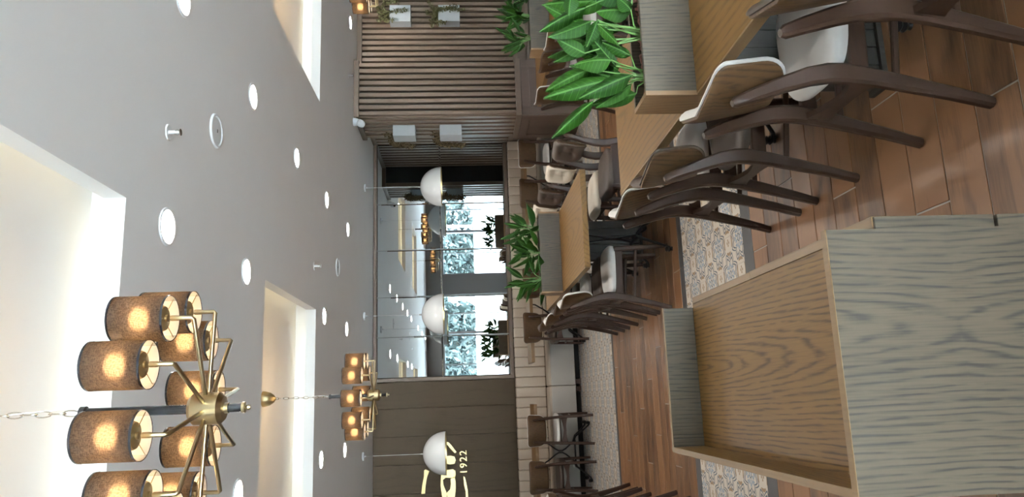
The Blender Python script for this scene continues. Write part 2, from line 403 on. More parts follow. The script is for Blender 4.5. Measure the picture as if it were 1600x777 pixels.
def link(name, me, parent=None, loc=(0, 0, 0)):
    o = bpy.data.objects.new(name, me); COL.objects.link(o); o.location = loc
    if parent: o.parent = parent
    return o
def tag(o, label, cat, group=None):
    o['label'] = label; o['category'] = cat
    if group: o['group'] = group
    return o
def thing(name, label, cat, loc=(0, 0, 0), rz=0.0, group=None):
    o = bpy.data.objects.new(name, None); COL.objects.link(o); o.empty_display_size = 0.1
    o.location = loc; o.rotation_euler = (0, 0, rz)
    return tag(o, label, cat, group)
def struct(o):
    o['kind'] = 'structure'
    if o.data is not None:                       # keep the origin of the setting's meshes at the world origin
        o.data.transform(Matrix.Translation(o.location)); o.location = (0, 0, 0)
    return o
def copy_tree(o, parent=None):
    c = o.copy(); COL.objects.link(c)
    if parent is not None: c.parent = parent
    for ch in list(o.children): copy_tree(ch, c)
    return c
def dup(src, loc, rz, label, group=None):
    c = copy_tree(src); c.location = loc; c.rotation_euler = (0, 0, rz); c['label'] = label
    if group: c['group'] = group
    return c
def box(name, x0, x1, y0, y1, z0, z1, mat, parent=None, bev=0.0):
    return MB().box(x0, x1, y0, y1, z0, z1, bev).build(name, mat, parent)

# ------------------------------------------------------------------ room extents
XL, XR, YF, YB, HC = -4.5, 7.5, -3.5, 11.05, 3.0
# ---- floor
floor = struct(box('floor', XL, XR, YF, YB, -0.06, -0.004, MAT['grout']))
PW, PLEN, G = 0.184, 1.2, 0.003
plank_me = {}
def plank(x0, x1, y0, y1):
    w, d = round(x1-x0, 3), round(y1-y0, 3)
    if (w, d) not in plank_me: plank_me[(w, d)] = MB().box(-w/2+G, w/2-G, -d/2+G, d/2-G, -0.006, 0.0, 0.0015).mesh('plank', MAT['plank'])
    link('plank', plank_me[(w, d)], floor, ((x0+x1)/2, (y0+y1)/2, 0))
rest = MB()
def plank_rows(ylist, xa, xb, phase):
    for r, (y0, y1) in enumerate(ylist):
        x = 0.895 + phase*0.0 + ((r*0.47) % 1.2) - 1.2*6
        while x < XR:
            x0, x1 = max(x, XL), min(x+PLEN, XR)
            if x1 > x0:
                if x1 > xa and x0 < xb: plank(x0, x1, y0, y1)
                else: rest.box(x0+G, x1-G, y0+G, y1-G, -0.006, 0.0)
            x += PLEN
near = [(2.062+PW*i, 2.062+PW*(i+1)) for i in range(-6, 10)]
near[-1] = (near[-1][0], 3.905)
plank_rows(near, -0.4, 2.6, 0)
far = [(5.312+0.18*i, 5.312+0.18*(i+1)) for i in range(15)]
plank_rows(far, -1.3, 4.2, 1)
y = near[0][0]
while y > YF:
    rest.box(XL, XR, max(y-PW, YF)+G, y-G, -0.006, 0.0); y -= PW
ro = rest.build('plank_field', MAT['plank'], floor); ro['kind'] = 'stuff'
# printed tile strip between the tables, with its charcoal borders
tile_me = MB().box(-TP/2+0.001, TP/2-0.001, -TP/2+0.001, TP/2-0.001, -0.006, 0.0, 0.001).mesh('tile', MAT['tile'])
tl = MB()
for j in range(6):
    yc = 4.042 + TP*(j+0.5)
    i = 0
    x = XL + TP/2
    while x < XR:
        if -1.4 < x < 2.4: link('tile', tile_me, floor, (x, yc, 0))
        else: tl.box(x-TP/2+0.001, x+TP/2-0.001, yc-TP/2+0.001, yc+TP/2-0.001, -0.006, 0)
        x += TP
o = tl.build('tile_field', MAT['tile'], floor); o['kind'] = 'stuff'
bt = MB()
for (y0, y1) in ((3.905, 4.042), (5.202, 5.312), (8.012, 8.10)):
    bme = MB().box(-0.3+0.001, 0.3-0.001, -(y1-y0)/2+0.001, (y1-y0)/2-0.001, -0.006, 0.0, 0.001).mesh('border_tile', MAT['border'])
    x = XL + 0.3
    while x < XR:
        if -1.8 < x < 4.2: link('border_tile', bme, floor, (x, (y0+y1)/2, 0))
        else: bt.box(x-0.3, x+0.3, y0, y1, -0.006, 0.0)
        x += 0.6
o = bt.build('border_field', MAT['border'], floor); o['kind'] = 'stuff'
ft = MB()
y = 8.10
while y < YB:
    x = XL
    y1 = min(y+TP, YB)
    while x < XR:
        ft.box(x+0.001, min(x+TP, XR)-0.001, y+0.001, y1-0.001, -0.006, 0.0); x += TP
    y += TP
o = ft.build('far_tile_field', MAT['tile'], floor); o['kind'] = 'stuff'

# ---- ceiling with recessed coves
COVES = [(-0.87, 0.87, 1.28, 3.02), (-0.87, 0.87, 5.14, 6.88), (2.93, 4.67, 5.14, 6.88), (2.93, 4.67, 1.28, 3.02)]
xs = sorted({XL, XR} | {c for k in COVES for c in k[:2]}); ys = sorted({YF, YB} | {c for k in COVES for c in k[2:]})
cb = MB()
LIP, TOP, SET = 0.09, 0.215, 0.15
for i in range(len(xs)-1):
    for j in range(len(ys)-1):
        cx, cy = (xs[i]+xs[i+1])/2, (ys[j]+ys[j+1])/2
        if any(a < cx < b and c < cy < d for a, b, c, d in COVES): continue
        cb.box(xs[i], xs[i+1], ys[j], ys[j+1], HC, HC+LIP)
ceiling = struct(cb.build('ceiling', MAT['ceil']))
for a, b, c, d in COVES:
    m = MB()
    a2, b2, c2, d2 = a-SET, b+SET, c-SET, d+SET
    m.box(a2-0.02, b2+0.02, c2-0.02, d2+0.02, HC+TOP, HC+TOP+0.03)
    m.box(a2-0.02, a2, c2, d2, HC+LIP, HC+TOP); m.box(b2, b2+0.02, c2, d2, HC+LIP, HC+TOP)
    m.box(a2-0.02, b2+0.02, c2-0.02, c2, HC+LIP, HC+TOP); m.box(a2-0.02, b2+0.02, d2, d2+0.02, HC+LIP, HC+TOP)
    m.build('cove_recess', MAT['ceil'], ceiling)
    l = MB()
    e = 0.06
    for (x0, x1, y0, y1) in ((a-e-0.012, a-e, c, d), (b+e, b+e+0.012, c, d), (a, b, c-e-0.012, c-e), (a, b, d+e, d+e+0.012)):
        l.box(x0, x1, y0, y1, HC+LIP, HC+LIP+0.010)
    l.build('cove_light_strip', MAT['led'], ceiling)
struct(box('trim_roof', XL-0.2, XR+0.2, YF-0.2, YB+0.2, HC+TOP+0.04, HC+TOP+0.1, MAT['wallp']))

# ---- walls
wl = struct(box('wall_left', XL-0.1, XL, YF, YB, 0, HC, MAT['wallp']))
wr = struct(box('wall_right', XR, XR+0.1, YF, YB, 0, HC, MAT['wallp']))
wb = struct(box('wall_back', XL, XR, YB, YB+0.12, 0, HC, MAT['panel']))
# dark veneer sheets left of the mirror
seams = [XL, -3.7, -2.9, -2.1, -1.3, -0.9, -0.5, -0.1, 0.275]
for x0, x1 in zip(seams[:-1], seams[1:]):
    box('panel', x0+0.0015, x1-0.0015, YB-0.03, YB, 0.02, HC-0.002, MAT['panel'], wb, 0.002)
# mirror frame
MX0, MX1, MZ0, MZ1 = 0.335, 3.955, 0.965, 2.945
fr = thing('framed_mirror', 'large paned mirror in a brown wooden frame above the beige bench', 'mirror', (0, 0, 0))
for (nm, x0, x1, z0, z1, mt) in (('frame_bar', 0.285, MX0, 0.912, 2.99, 'slat'), ('frame_bar', MX0, MX1, 0.912, MZ0, 'trim'), ('frame_bar', MX0, MX1, MZ1, 2.99, 'trim')):
    box(nm, x0, x1, YB-0.055, YB, z0, z1, MAT[mt], fr, 0.004)
cols = [MX0, 0.94, 1.54, 2.26, 2.99, MX1]
rows = [MZ0, 1.966, MZ1]
for x0, x1 in zip(cols[:-1], cols[1:]):
    for z0, z1 in zip(rows[:-1], rows[1:]):
        b_, t_ = 0.012, 0.006
        m = MB(); g = 0.0015
        x0a, x1a, z0a, z1a = x0+g, x1-g, z0+g, z1-g
        yf, ye = -t_, -0.001
        o4 = [(x0a, ye, z0a), (x1a, ye, z0a), (x1a, ye, z1a), (x0a, ye, z1a)]
        i4 = [(x0a+b_, yf, z0a+b_), (x1a-b_, yf, z0a+b_), (x1a-b_, yf, z1a-b_), (x0a+b_, yf, z1a-b_)]
        m.add(o4+i4+[(p[0], 0.0, p[2]) for p in o4], [(4,5,6,7), (0,1,5,4), (1,2,6,5), (2,3,7,6), (3,0,4,7), (11,10,9,8), (8,9,1,0), (9,10,2,1), (10,11,3,2), (11,8,0,3)])
        # panes lean a touch toward the room at the top
        pn = m.build('mirror_pane', MAT['mirror'], fr, (0, YB-0.018, 0))
box('backing', MX0, MX1, YB-0.017, YB, MZ0, MZ1, MAT['dark'], fr)

# window wall behind the camera
ww = struct(box('wall_front', XL, XR, YF-0.12, YF, 2.42, HC, MAT['column']))
box('window_sill', XL, XR, YF-0.12, YF, 0.0, 0.15, MAT['column'], ww)
box('column', 3.62, 4.32, YF-0.12, YF+0.12, 0.15, 2.42, MAT['column'], ww)
posts = [XL, -2.2, 0.08, 2.28, 3.62]
posts2 = [4.32, 5.9, XR]
k = 1
for pl in (posts, posts2):
    for x0, x1 in zip(pl[:-1], pl[1:]):
        w = struct(bpy.data.objects.new('window_%d' % k, None)); COL.objects.link(w); k += 1
        f = MB(); t = 0.045
        f.box(x0, x0+t, YF-0.10, YF-0.02, 0.15, 2.42); f.box(x1-t, x1, YF-0.10, YF-0.02, 0.15, 2.42)
        f.box(x0+t, x1-t, YF-0.10, YF-0.02, 0.15, 0.20); f.box(x0+t, x1-t, YF-0.10, YF-0.02, 2.37, 2.42)
        f.box((x0+x1)/2-0.018, (x0+x1)/2+0.018, YF-0.09, YF-0.03, 0.2, 2.37)
        f.build('window_frame', MAT['alu'], w)
        box('pane', x0+t, (x0+x1)/2-0.018, YF-0.063, YF-0.057, 0.2, 2.37, MAT['glass'], w)
        box('pane', (x0+x1)/2+0.018, x1-t, YF-0.063, YF-0.057, 0.2, 2.37, MAT['glass'], w)

# outside, seen in the mirror only
struct(box('ground', -60, 60, -70, YF-0.12, -0.2, -0.05, MAT['paving']))
def tree(x, y, h, label):
    t = thing('tree', label, 'tree', (x, y, -0.05), 0, 'trees beyond the windows')
    MB().tube([(0, 0, 0), (0.1, 0.05, h*0.35), (0.0, 0.0, h*0.7)], [0.16, 0.12, 0.05], 8).build('trunk', MAT['trunk'], t, smooth=40)
    c = MB()
    for _ in range(2600):
        while True:
            p = Vector((random.uniform(-1, 1), random.uniform(-1, 1), random.uniform(-1, 1)))
            if p.length < 1: break
        p = Vector((p.x*h*0.56, p.y*h*0.5, h*0.56+p.z*h*0.46)); s = random.uniform(0.14, 0.32)
        a = Vector((random.gauss(0, 1), random.gauss(0, 1), random.gauss(0, 1))).normalized(); b = a.orthogonal().normalized()
        c.add([p-a*s, p+b*s*0.45, p+a*s, p-b*s*0.45], [(0, 1, 2, 3)])
    o = c.build('crown', MAT['foliage'], t); o['kind'] = 'stuff'
for i, (x, y, h) in enumerate(((-8.6, -18, 5.0), (-2.8, -18.6, 5.0), (2.9, -18, 4.9), (8.5, -18.6, 5.1), (14.3, -18, 5.0), (20.1, -18.6, 5.2))):
    tree(x, y, h, 'leafy tree seen through the windows in the mirror, %s from the left' % ('first', 'second', 'third', 'fourth', 'fifth', 'sixth')[i])
gw = tag(box('boundary_wall', -40, 45, -14.2, -14.0, -0.05, 1.15, plain('white street wall', (0.8, 0.8, 0.78), 0.8)), 'low white wall across the street reflected in the mirror', 'wall')
mast = thing('lattice_mast', 'white lattice mast standing outside, reflected in the mirror', 'mast', (6.6, -6.2, -0.05))
lm = MB()
for dx, dy in ((-0.12, -0.12), (0.12, -0.12), (0.12, 0.12), (-0.12, 0.12)): lm.tube([(dx, dy, 0), (dx, dy, 5)], 0.02, 6)
for i in range(20):
    z = 0.25*i
    s = 1 if i % 2 else -1
    lm.tube([(-0.12*s, 0.12, z), (0.12*s, 0.12, z+0.25)], 0.012, 5); lm.tube([(-0.12*s, -0.12, z), (0.12*s, -0.12, z+0.25)], 0.012, 5)
lm.build('lattice', MAT['white_pl'], mast)

# ---- slatted pillar and slatted wall at the right
def slat_face(name_parent, axis, s0, s1, plane, z0, z1, pitch, fw, depth, side):
    """slats along 'axis' between s0..s1 standing proud of plane toward side (-1 = toward minus of the normal axis)"""
    n = int(round((s1-s0)/pitch)); p = (s1-s0)/n
    if axis == 'X': me = MB().box(-fw/2, fw/2, 0, side*depth, z0, z1, 0.003).mesh('slat', MAT['slat'])
    else: me = MB().box(0, side*depth, -fw/2, fw/2, z0, z1, 0.003).mesh('slat', MAT['slat'])
    for i in range(n):
        s = s0+p*(i+0.5)
        link('slat', me, name_parent, (s, plane, 0) if axis == 'X' else (plane, s, 0))
SLZ0, SLZ1 = 0.885, 2.935
pil = struct(bpy.data.objects.new('wall_pillar', None)); COL.objects.link(pil)
DP = 0.06
box('core', 3.64+DP, 4.40-DP*0, 9.03+DP, 9.86-0.02, 0.0, HC, MAT['dark'], pil)
slat_face(pil, 'X', 3.64, 4.40, 9.03+DP, SLZ0, SLZ1, 0.083, 0.052, DP, -1)
slat_face(pil, 'Y', 9.05, 9.86, 3.64+DP, SLZ0, SLZ1, 0.127, 0.078, DP, -1)
box('head_trim', 3.62, 4.42, 9.01, 9.88, 2.935, HC, MAT['trim'], pil, 0.003)
box('sill_trim', 3.62, 4.42, 9.01, 9.88, 0.815, 0.885, MAT['trim'], pil, 0.003)
box('wainscot', 3.64, 4.40, 9.04, 9.87, 0.0, 0.815, MAT['wains'], pil)
for (x0, x1, z0, z1) in ((3.64, 3.74, 0.0, 0.81), (4.30, 4.40, 0.0, 0.81), (3.74, 4.30, 0.70, 0.81), (3.74, 4.30, 0.0, 0.12)):
    box('stile', x0, x1, 9.022, 9.04, z0, z1, MAT['wains'], pil, 0.002)
for (y0, y1, z0, z1) in ((9.03, 9.14, 0.0, 0.81), (9.77, 9.87, 0.0, 0.81), (9.14, 9.77, 0.70, 0.81), (9.14, 9.77, 0.0, 0.12)):
    box('stile', 3.622, 3.64, y0, y1, z0, z1, MAT['wains'], pil, 0.002)
side = struct(bpy.data.objects.new('wall_side', None)); COL.objects.link(side)
box('core', 3.96+DP, 4.3, 9.86, YB, 0.0, HC, MAT['dark'], side)
slat_face(side, 'Y', 9.88, YB-0.02, 3.96+DP, SLZ0, SLZ1, 0.127, 0.078, DP, -1)
box('head_trim', 3.95, 4.3, 9.86, YB, 2.935, HC, MAT['trim'], side)
box('sill_trim', 3.95, 4.3, 9.86, YB, 0.815, 0.885, MAT['trim'], side)
box('wainscot', 3.965, 4.3, 9.86, YB, 0.0, 0.815, MAT['wains'], side)
rec = struct(bpy.data.objects.new('wall_slatted', None)); COL.objects.link(rec)
box('core', 4.40, XR, 9.28+DP, 9.6, 0.0, HC, MAT['dark'], rec)
slat_face(rec, 'X', 4.43, XR, 9.28+DP, SLZ0, SLZ1, 0.083, 0.052, DP, -1)
box('head_trim', 4.40, XR, 9.26, 9.6, 2.935, HC, MAT['trim'], rec, 0.003)
box('sill_trim', 4.40, XR, 9.26, 9.6, 0.815, 0.885, MAT['trim'], rec, 0.003)
box('wainscot', 4.40, XR, 9.29, 9.6, 0.0, 0.815, MAT['wains'], rec)
x = 4.42
while x < XR-0.5:
    for (x0, x1, z0, z1) in ((x, x+0.09, 0, 0.81), (x+0.09, x+0.75, 0.70, 0.81), (x+0.09, x+0.75, 0, 0.12)):
        box('stile', x0, x1, 9.272, 9.29, z0, z1, MAT['wains'], rec, 0.002)
    x += 0.75

# ------------------------------------------------------------------ ceiling fittings
ORD = ('nearest', 'second', 'third', 'fourth', 'fifth', 'sixth')
dl = thing('downlight', '', 'light', (0, 0, HC), 0, 'round ceiling downlights')
MB().lathe([(0.072, 0.0), (0.074, -0.006), (0.082, -0.009), (0.090, -0.006), (0.092, 0.0)], 32).build('ring', MAT['white_pl'], dl, smooth=40)
MB().lathe([(0.0005, -0.003), (0.073, -0.003)], 32).build('lens', MAT['lamp'], dl)
def light_row(x, ylist, where):
    for i, yy in enumerate(ylist):
        global first_light
        lab = 'round lit ceiling downlight, %s from the camera in the row %s' % (ORD[i], where)
        if first_light:
            dl.location = (x, yy, HC); dl['label'] = lab; first_light = False
        else: dup(dl, (x, yy, HC), 0, lab)
first_light = True
light_row(0.846, [3.44, 4.69, 7.262, 8.61], 'over the empty counter')
light_row(2.04, [3.467, 4.697, 5.97, 7.30, 8.63], 'running between the lit coves')
light_row(-0.51, [4.69, 7.22, 8.56], 'left of the middle chandelier')
light_row(4.77, [8.68], 'beside the slatted wall')
light_row(2.04, [1.0, -0.9, -2.6], 'reflected in the mirror')

def sprinkler(x, y, label):
    t = thing('sprinkler', label, 'sprinkler', (x, y, HC), 0, 'ceiling sprinklers')
    MB().lathe([(0.001, -0.002), (0.020, -0.003), (0.036, -0.006), (0.040, 0.0)], 24).build('plate', MAT['white_pl'], t, smooth=40)
    MB().lathe([(0.0105, -0.003), (0.009, -0.028), (0.006, -0.034), (0.006, -0.052), (0.001, -0.053)], 10).build('nozzle', MAT['white_pl'], t, smooth=40)
    m = MB().lathe([(0.001, -0.052), (0.017, -0.055), (0.017, -0.058), (0.001, -0.059)], 12)
    m.tube([(0.009, 0, -0.03), (0.014, 0, -0.042), (0.006, 0, -0.053)], 0.002, 5); m.tube([(-0.009, 0, -0.03), (-0.014, 0, -0.042), (-0.006, 0, -0.053)], 0.002, 5)
    m.build('deflector', MAT['chrome'], t, smooth=40)
sprinkler(1.298, 3.395, 'small white ceiling sprinkler nearest the camera, beside the speaker disc')
sprinkler(1.26, 6.77, 'small white ceiling sprinkler by the corner of the middle cove')
sprinkler(4.017, 8.618, 'small white ceiling sprinkler just in front of the slatted pillar')
def speaker(x, y, label):
    t = thing('ceiling_speaker', label, 'speaker', (x, y, HC), 0, 'ceiling speakers')
    MB().lathe([(0.078, -0.006), (0.084, -0.012), (0.095, -0.010), (0.100, 0.0)], 36).build('rim', MAT['white_pl'], t, smooth=40)
    MB().lathe([(0.0005, -0.009), (0.060, -0.008), (0.079, -0.006)], 36).build('grille', MAT['grille'], t, smooth=40)
    box('badge', -0.010, 0.010, -0.004, 0.004, -0.0115, -0.008, MAT['blackm'], t)
speaker(1.545, 4.03, 'round white ceiling speaker near the camera, beside a sprinkler')
speaker(1.463, 7.973, 'round white ceiling speaker far back, between two downlight rows')
cc = thing('security_camera', 'white dome security camera on the ceiling at the pillar corner', 'camera', (3.56, 9.02, HC))
MB().lathe([(0.055, 0.0), (0.055, -0.02), (0.045, -0.05), (0.032, -0.075), (0.001, -0.078)], 20).build('base', MAT['white_pl'], cc, smooth=40)
ce = MB().lathe([(0.001, 0.05), (0.030, 0.05), (0.045, 0.03), (0.048, 0.0), (0.044, -0.03), (0.03, -0.05)], 20).mesh('housing', MAT['white_pl'], 40)
h = link('housing', ce, cc, (-0.03, -0.02, -0.095)); h.rotation_euler = (0.6, 0.35, 0)
e = MB().lathe([(0.001, -0.054), (0.028, -0.052), (0.03, -0.048)], 16).build('lens', MAT['blackm'], h)

# ------------------------------------------------------------------ chandeliers
HUBZ = 2.35; RAD = 0.285
def make_chandelier(label):
    t = thing('chandelier', label, 'chandelier', (0, 0, HUBZ), 0, 'ten shade brass chandeliers')
    MB().lathe([(0.001, -0.05), (0.034, -0.048), (0.046, -0.036), (0.046, 0.036), (0.034, 0.048), (0.001, 0.05)], 28).build('hub', MAT['brass'], t, smooth=35)
    MB().lathe([(0.0125, -0.10), (0.0125, -0.045)], 16).build('lower_rod', MAT['blackm'], t, smooth=35)
    MB().lathe([(0.0135, 0.05), (0.0135, 0.335), (0.019, 0.337), (0.019, 0.352), (0.001, 0.354)], 16).build('rod', MAT['blackm'], t, smooth=35)
    MB().lathe([(0.0155, -0.048), (0.0155, -0.060)], 16).build('collar', MAT['brass'], t, smooth=35)
    MB().lathe([(0.001, -0.122), (0.006, -0.121), (0.008, -0.114), (0.005, -0.108), (0.016, -0.106), (0.016, -0.098), (0.0125, -0.097)], 16).build('finial', MAT['brass'], t, smooth=35)
    ztop = HC+TOP-HUBZ
    MB().lathe([(0.062, ztop), (0.060, ztop-0.02), (0.05, ztop-0.055), (0.03, ztop-0.085), (0.008, ztop-0.10), (0.001, ztop-0.102)], 28).build('canopy', MAT['brass'], t, smooth=35)
    lm_ = {}
    z = 0.36; i = 0
    link_me = MB().tube([(0.0085*math.cos(a), 0, 0.023*math.sin(a)+0.012*(1 if math.sin(a) > 0 else -1)*0) for a in [2*PI*k/14 for k in range(14)]], 0.0022, 6, closed=True).mesh('chain_link', MAT['chrome'], 60)
    while z < ztop-0.10:
        o = link('chain_link', link_me, t, (0, 0, z+0.018)); o.rotation_euler = (0, 0, PI/2*(i % 2)); z += 0.0385; i += 1
    MB().tube([(0, 0, 0.354), (0.012, 0.006, 0.40), (0.006, -0.006, 0.5), (-0.006, 0.006, 0.62), (0, 0, ztop-0.10)], 0.0018, 5).build('cord', MAT['white_pl'], t)
    sh = MB().lathe([(0.0630, 0.0), (0.0630, 0.145)], 36).mesh('lamp_shade', MAT['shade'], 60)
    tr = MB().lathe([(0.0636, -0.001), (0.0636, 0.005)], 36).mesh('shade_trim', MAT['blackm'], 60); tr2 = MB().lathe([(0.0636, 0.140), (0.0636, 0.146)], 36).mesh('shade_trim', MAT['blackm'], 60)
    li = MB().lathe([(0.0615, 0.0), (0.0615, 0.145)], 36).mesh('shade_lining', MAT['lining'], 60)
    cu = MB().lathe([(0.001, 0.006), (0.010, 0.006), (0.010, 0.012), (0.033, 0.014), (0.036, 0.020), (0.035, 0.022), (0.012, 0.018), (0.012, 0.045), (0.001, 0.046)], 24).mesh('brass_cup', MAT['brass'], 35)
    bu = MB().lathe([(0.001, 0.05), (0.014, 0.056), (0.020, 0.075), (0.016, 0.094), (0.001, 0.102)], 14).mesh('bulb', MAT['bulb'], 60)
    sp = MB()
    sp.tube([(0.02, 0, 0.014), (0.0615, 0, 0.004)], 0.0012, 4)
    sp = sp.mesh('spoke', MAT['brass'])
    ar = MB().tube([(0.042, 0, 0), (RAD-0.004, 0, 0), (RAD, 0, 0.004), (RAD, 0, 0.062)], 0.0062, 10).lathe([(0.0078, 0.040), (0.0078, 0.060)], 12, (RAD, 0, 0)).mesh('arm', MAT['brass'], 40)
    for k in range(10):
        a = math.radians(-102+36*k)
        o = link('arm', ar, t); o.rotation_euler = (0, 0, a)
        s = link('lamp_shade', sh, t, (RAD*math.cos(a), RAD*math.sin(a), 0.062))
        for me, nm in ((li, 'shade_lining'), (tr, 'shade_trim'), (tr2, 'shade_trim'), (cu, 'brass_cup'), (bu, 'bulb')): link(nm, me, s)
        for q in range(3): link('spoke', sp, s).rotation_euler = (0, 0, 2*PI*q/3+0.4)
    return t
ch0 = make_chandelier('nearest brass chandelier with ten brown drum shades, hanging close above')
ch0.location = (0.0, 2.2, HUBZ)
dup(ch0, (0.057, 5.98, HUBZ), math.radians(8), 'middle brass chandelier with brown drum shades hanging from the lit cove')
dup(ch0, (3.77, 6.0, HUBZ), math.radians(15), 'chandelier half cut off above the slatted wall')
dup(ch0, (3.78, 2.15, HUBZ), math.radians(0), 'chandelier right of the camera, seen only as a reflection in the mirror')

# ------------------------------------------------------------------ dome pendants
def make_pendant(label):
    t = thing('dome_pendant', label, 'pendant lamp', (0, 0, HC), 0, 'white dome pendants along the bench')
    R, zb = 0.28, -1.085
    pr = [(R*math.sin(a), zb+0.30*math.cos(a)) for a in [PI/2*k/14 for k in range(15)]]
    pr[0] = (0.004, zb+0.30)
    MB().lathe([(R, zb)] + [(R*math.sin(PI/2*k/14)+1e-4, zb+0.30*math.cos(PI/2*k/14)) for k in range(14, -1, -1)], 48).build('dome', MAT['opal'], t, smooth=60)
    MB().lathe([((R-0.006)*math.sin(PI/2*k/14)+1e-4, zb+0.294*math.cos(PI/2*k/14)) for k in range(15)], 48).build('gold_lining', MAT['gold'], t, smooth=60)
    MB().lathe([(R-0.006, zb+0.002), (R-0.006, zb-0.004), (R+0.001, zb-0.004), (R+0.001, zb+0.002)], 48).build('rim', MAT['gold'], t, smooth=30)
    MB().lathe([(0.001, zb+0.335), (0.008, zb+0.334), (0.011, zb+0.30), (0.011, zb+0.295)], 12).build('cap', MAT['chrome'], t, smooth=30)
    MB().tube([(0, 0, 0), (0, 0, zb+0.33)], 0.003, 6).build('cord', MAT['white_pl'], t)
    MB().lathe([(0.055, 0.0), (0.055, -0.018), (0.048, -0.024), (0.012, -0.026), (0.010, -0.045), (0.001, -0.046)], 24).build('canopy', MAT['white_pl'], t, smooth=35)
    MB().lathe([(0.001, zb+0.10), (0.03, zb+0.115), (0.04, zb+0.15), (0.03, zb+0.19), (0.016, zb+0.21), (0.016, zb+0.29)], 16).build('bulb', MAT['lampin'], t, smooth=60)
    return t
pd = make_pendant('white dome pendant lamp on the right, before the dark mirror end')
pd.location = (2.975, 10.05, HC)
dup(pd, (1.157, 10.05, HC), 0, 'white dome pendant lamp in the middle, before the bright mirror panes')
dup(pd, (-0.685, 10.0, HC), 0, 'white dome pendant lamp before the gold logo on the dark wall')

# ------------------------------------------------------------------ gold sign
sg = thing('gold_sign', 'gold emblem and year 1922 on the dark veneer wall', 'sign', (0, YB-0.03, 0))
polys = [[(-0.985,2.262),(-0.969,2.243),(-0.998,2.188),(-1.076,2.223),(-1.19,2.245),(-1.3,2.254),(-1.304,2.306),(-1.192,2.293),(-1.061,2.264)],
 [(-1.091,1.699),(-1.105,1.678),(-1.193,1.659),(-1.293,1.641),(-1.42,1.641),(-1.42,1.67),(-1.292,1.673),(-1.204,1.694)],
 [(-0.595,2.03),(-0.595,1.995),(-0.601,1.911),(-0.641,1.87),(-0.745,1.795),(-0.761,1.817),(-0.677,1.892),(-0.639,1.919),(-0.639,2.03)],
 [(-0.798,2.03),(-0.796,1.873),(-0.811,1.825),(-0.859,1.807),(-0.908,1.827),(-0.914,1.889),(-0.904,1.93),(-0.871,2.03)],
 [(-0.992,2.008),(-0.982,1.849),(-1.006,1.815),(-1.06,1.812),(-1.079,1.83),(-1.117,1.886),(-1.183,1.88),(-1.262,1.896),(-1.306,1.945),(-1.38,1.95),(-1.39,2.007),(-1.323,2.007),(-1.204,2.03),(-1.098,2.024)],
 [(-1.079,1.83),(-1.16,1.814),(-1.252,1.815),(-1.40,1.835),(-1.40,1.93),(-1.306,1.945),(-1.262,1.896),(-1.183,1.88),(-1.117,1.886)]]
hole = [(-1.101,1.90),(-1.12,1.955),(-1.17,1.985),(-1.24,1.978),(-1.295,1.955),(-1.255,1.905),(-1.183,1.89)]
for i, p in enumerate(polys):
    if i == 4:
        p = [(-0.992,2.008),(-0.982,1.849),(-1.006,1.815),(-1.06,1.812),(-1.099,1.823),(-1.101,1.879),(-1.094,1.955),(-1.125,1.997),(-1.192,1.991),(-1.306,1.945),(-1.38,1.95),(-1.39,2.007),(-1.323,2.015),(-1.204,2.03),(-1.098,2.024)]
    MB().prism(p, -0.035, 0.0).build('emblem_stroke', MAT['gold'], sg)
def text_obj(body, size, name, parent, mat, loc):
    cu = bpy.data.curves.new(name, 'FONT'); cu.body = body; cu.size = size; cu.extrude = 0.015; cu.space_character = 1.0
    o = bpy.data.objects.new(name, cu); COL.objects.link(o)
    dg = bpy.context.evaluated_depsgraph_get(); dg.update()
    me = bpy.data.meshes.new_from_object(o.evaluated_get(dg)); bpy.data.objects.remove(o)
    me.materials.clear(); me.materials.append(mat)
    o2 = link(name, me, parent, loc); o2.rotation_euler = (PI/2, 0, 0)
    return o2
for i, ch in enumerate('1922'):
    text_obj(ch, 0.145, 'numeral', sg, MAT['gold'], (-1.062+0.088*i, -0.015, 1.648))

# ------------------------------------------------------------------ bench
def bench_unit(x0, x1, label):
    t = thing('banquette_bench', label, 'bench', ((x0+x1)/2, 10.45, 0), 0, 'beige banquette along the back wall')
    w = x1-x0; n = int(round(w/0.1465)); p = w/n
    cm = MB().box(-p/2+0.001, p/2-0.001, 0.42, 0.56, 0.46, 0.905, 0.016).mesh('back_channel', MAT['bench_up'], 50)
    for i in range(n): link('back_channel', cm, t, (-w/2+p*(i+0.5), 0, 0))
    MB().box(-w/2+0.002, w/2-0.002, 0.0, 0.50, 0.36, 0.455, 0.03).build('seat', MAT['bench_up'], t, smooth=50)
    MB().box(-w/2+0.002, w/2-0.002, -0.012, 0.05, 0.085, 0.43, 0.012).build('front_panel', MAT['bench_front'], t, smooth=50)
    box('base', -w/2+0.01, w/2-0.01, 0.06, 0.56, 0.07, 0.36, MAT['dark'], t)
    for sx in (-w/2+0.05, w/2-0.05): box('foot', sx-0.03, sx+0.03, 0.03, 0.08, 0.0, 0.085, MAT['walnut'], t)
    box('plinth', -w/2+0.1, w/2-0.1, 0.12, 0.5, 0.0, 0.07, MAT['dark'], t)
bench_unit(-3.66, -1.76, 'beige channel-back bench section at the far left, out of frame')
bench_unit(-1.76, 0.14, 'beige channel-back bench section under the dark wall and gold emblem')
bench_unit(0.14, 2.04, 'beige channel-back bench section under the middle of the mirror')
bench_unit(2.04, 3.94, 'beige channel-back bench section in the corner by the slatted side wall')

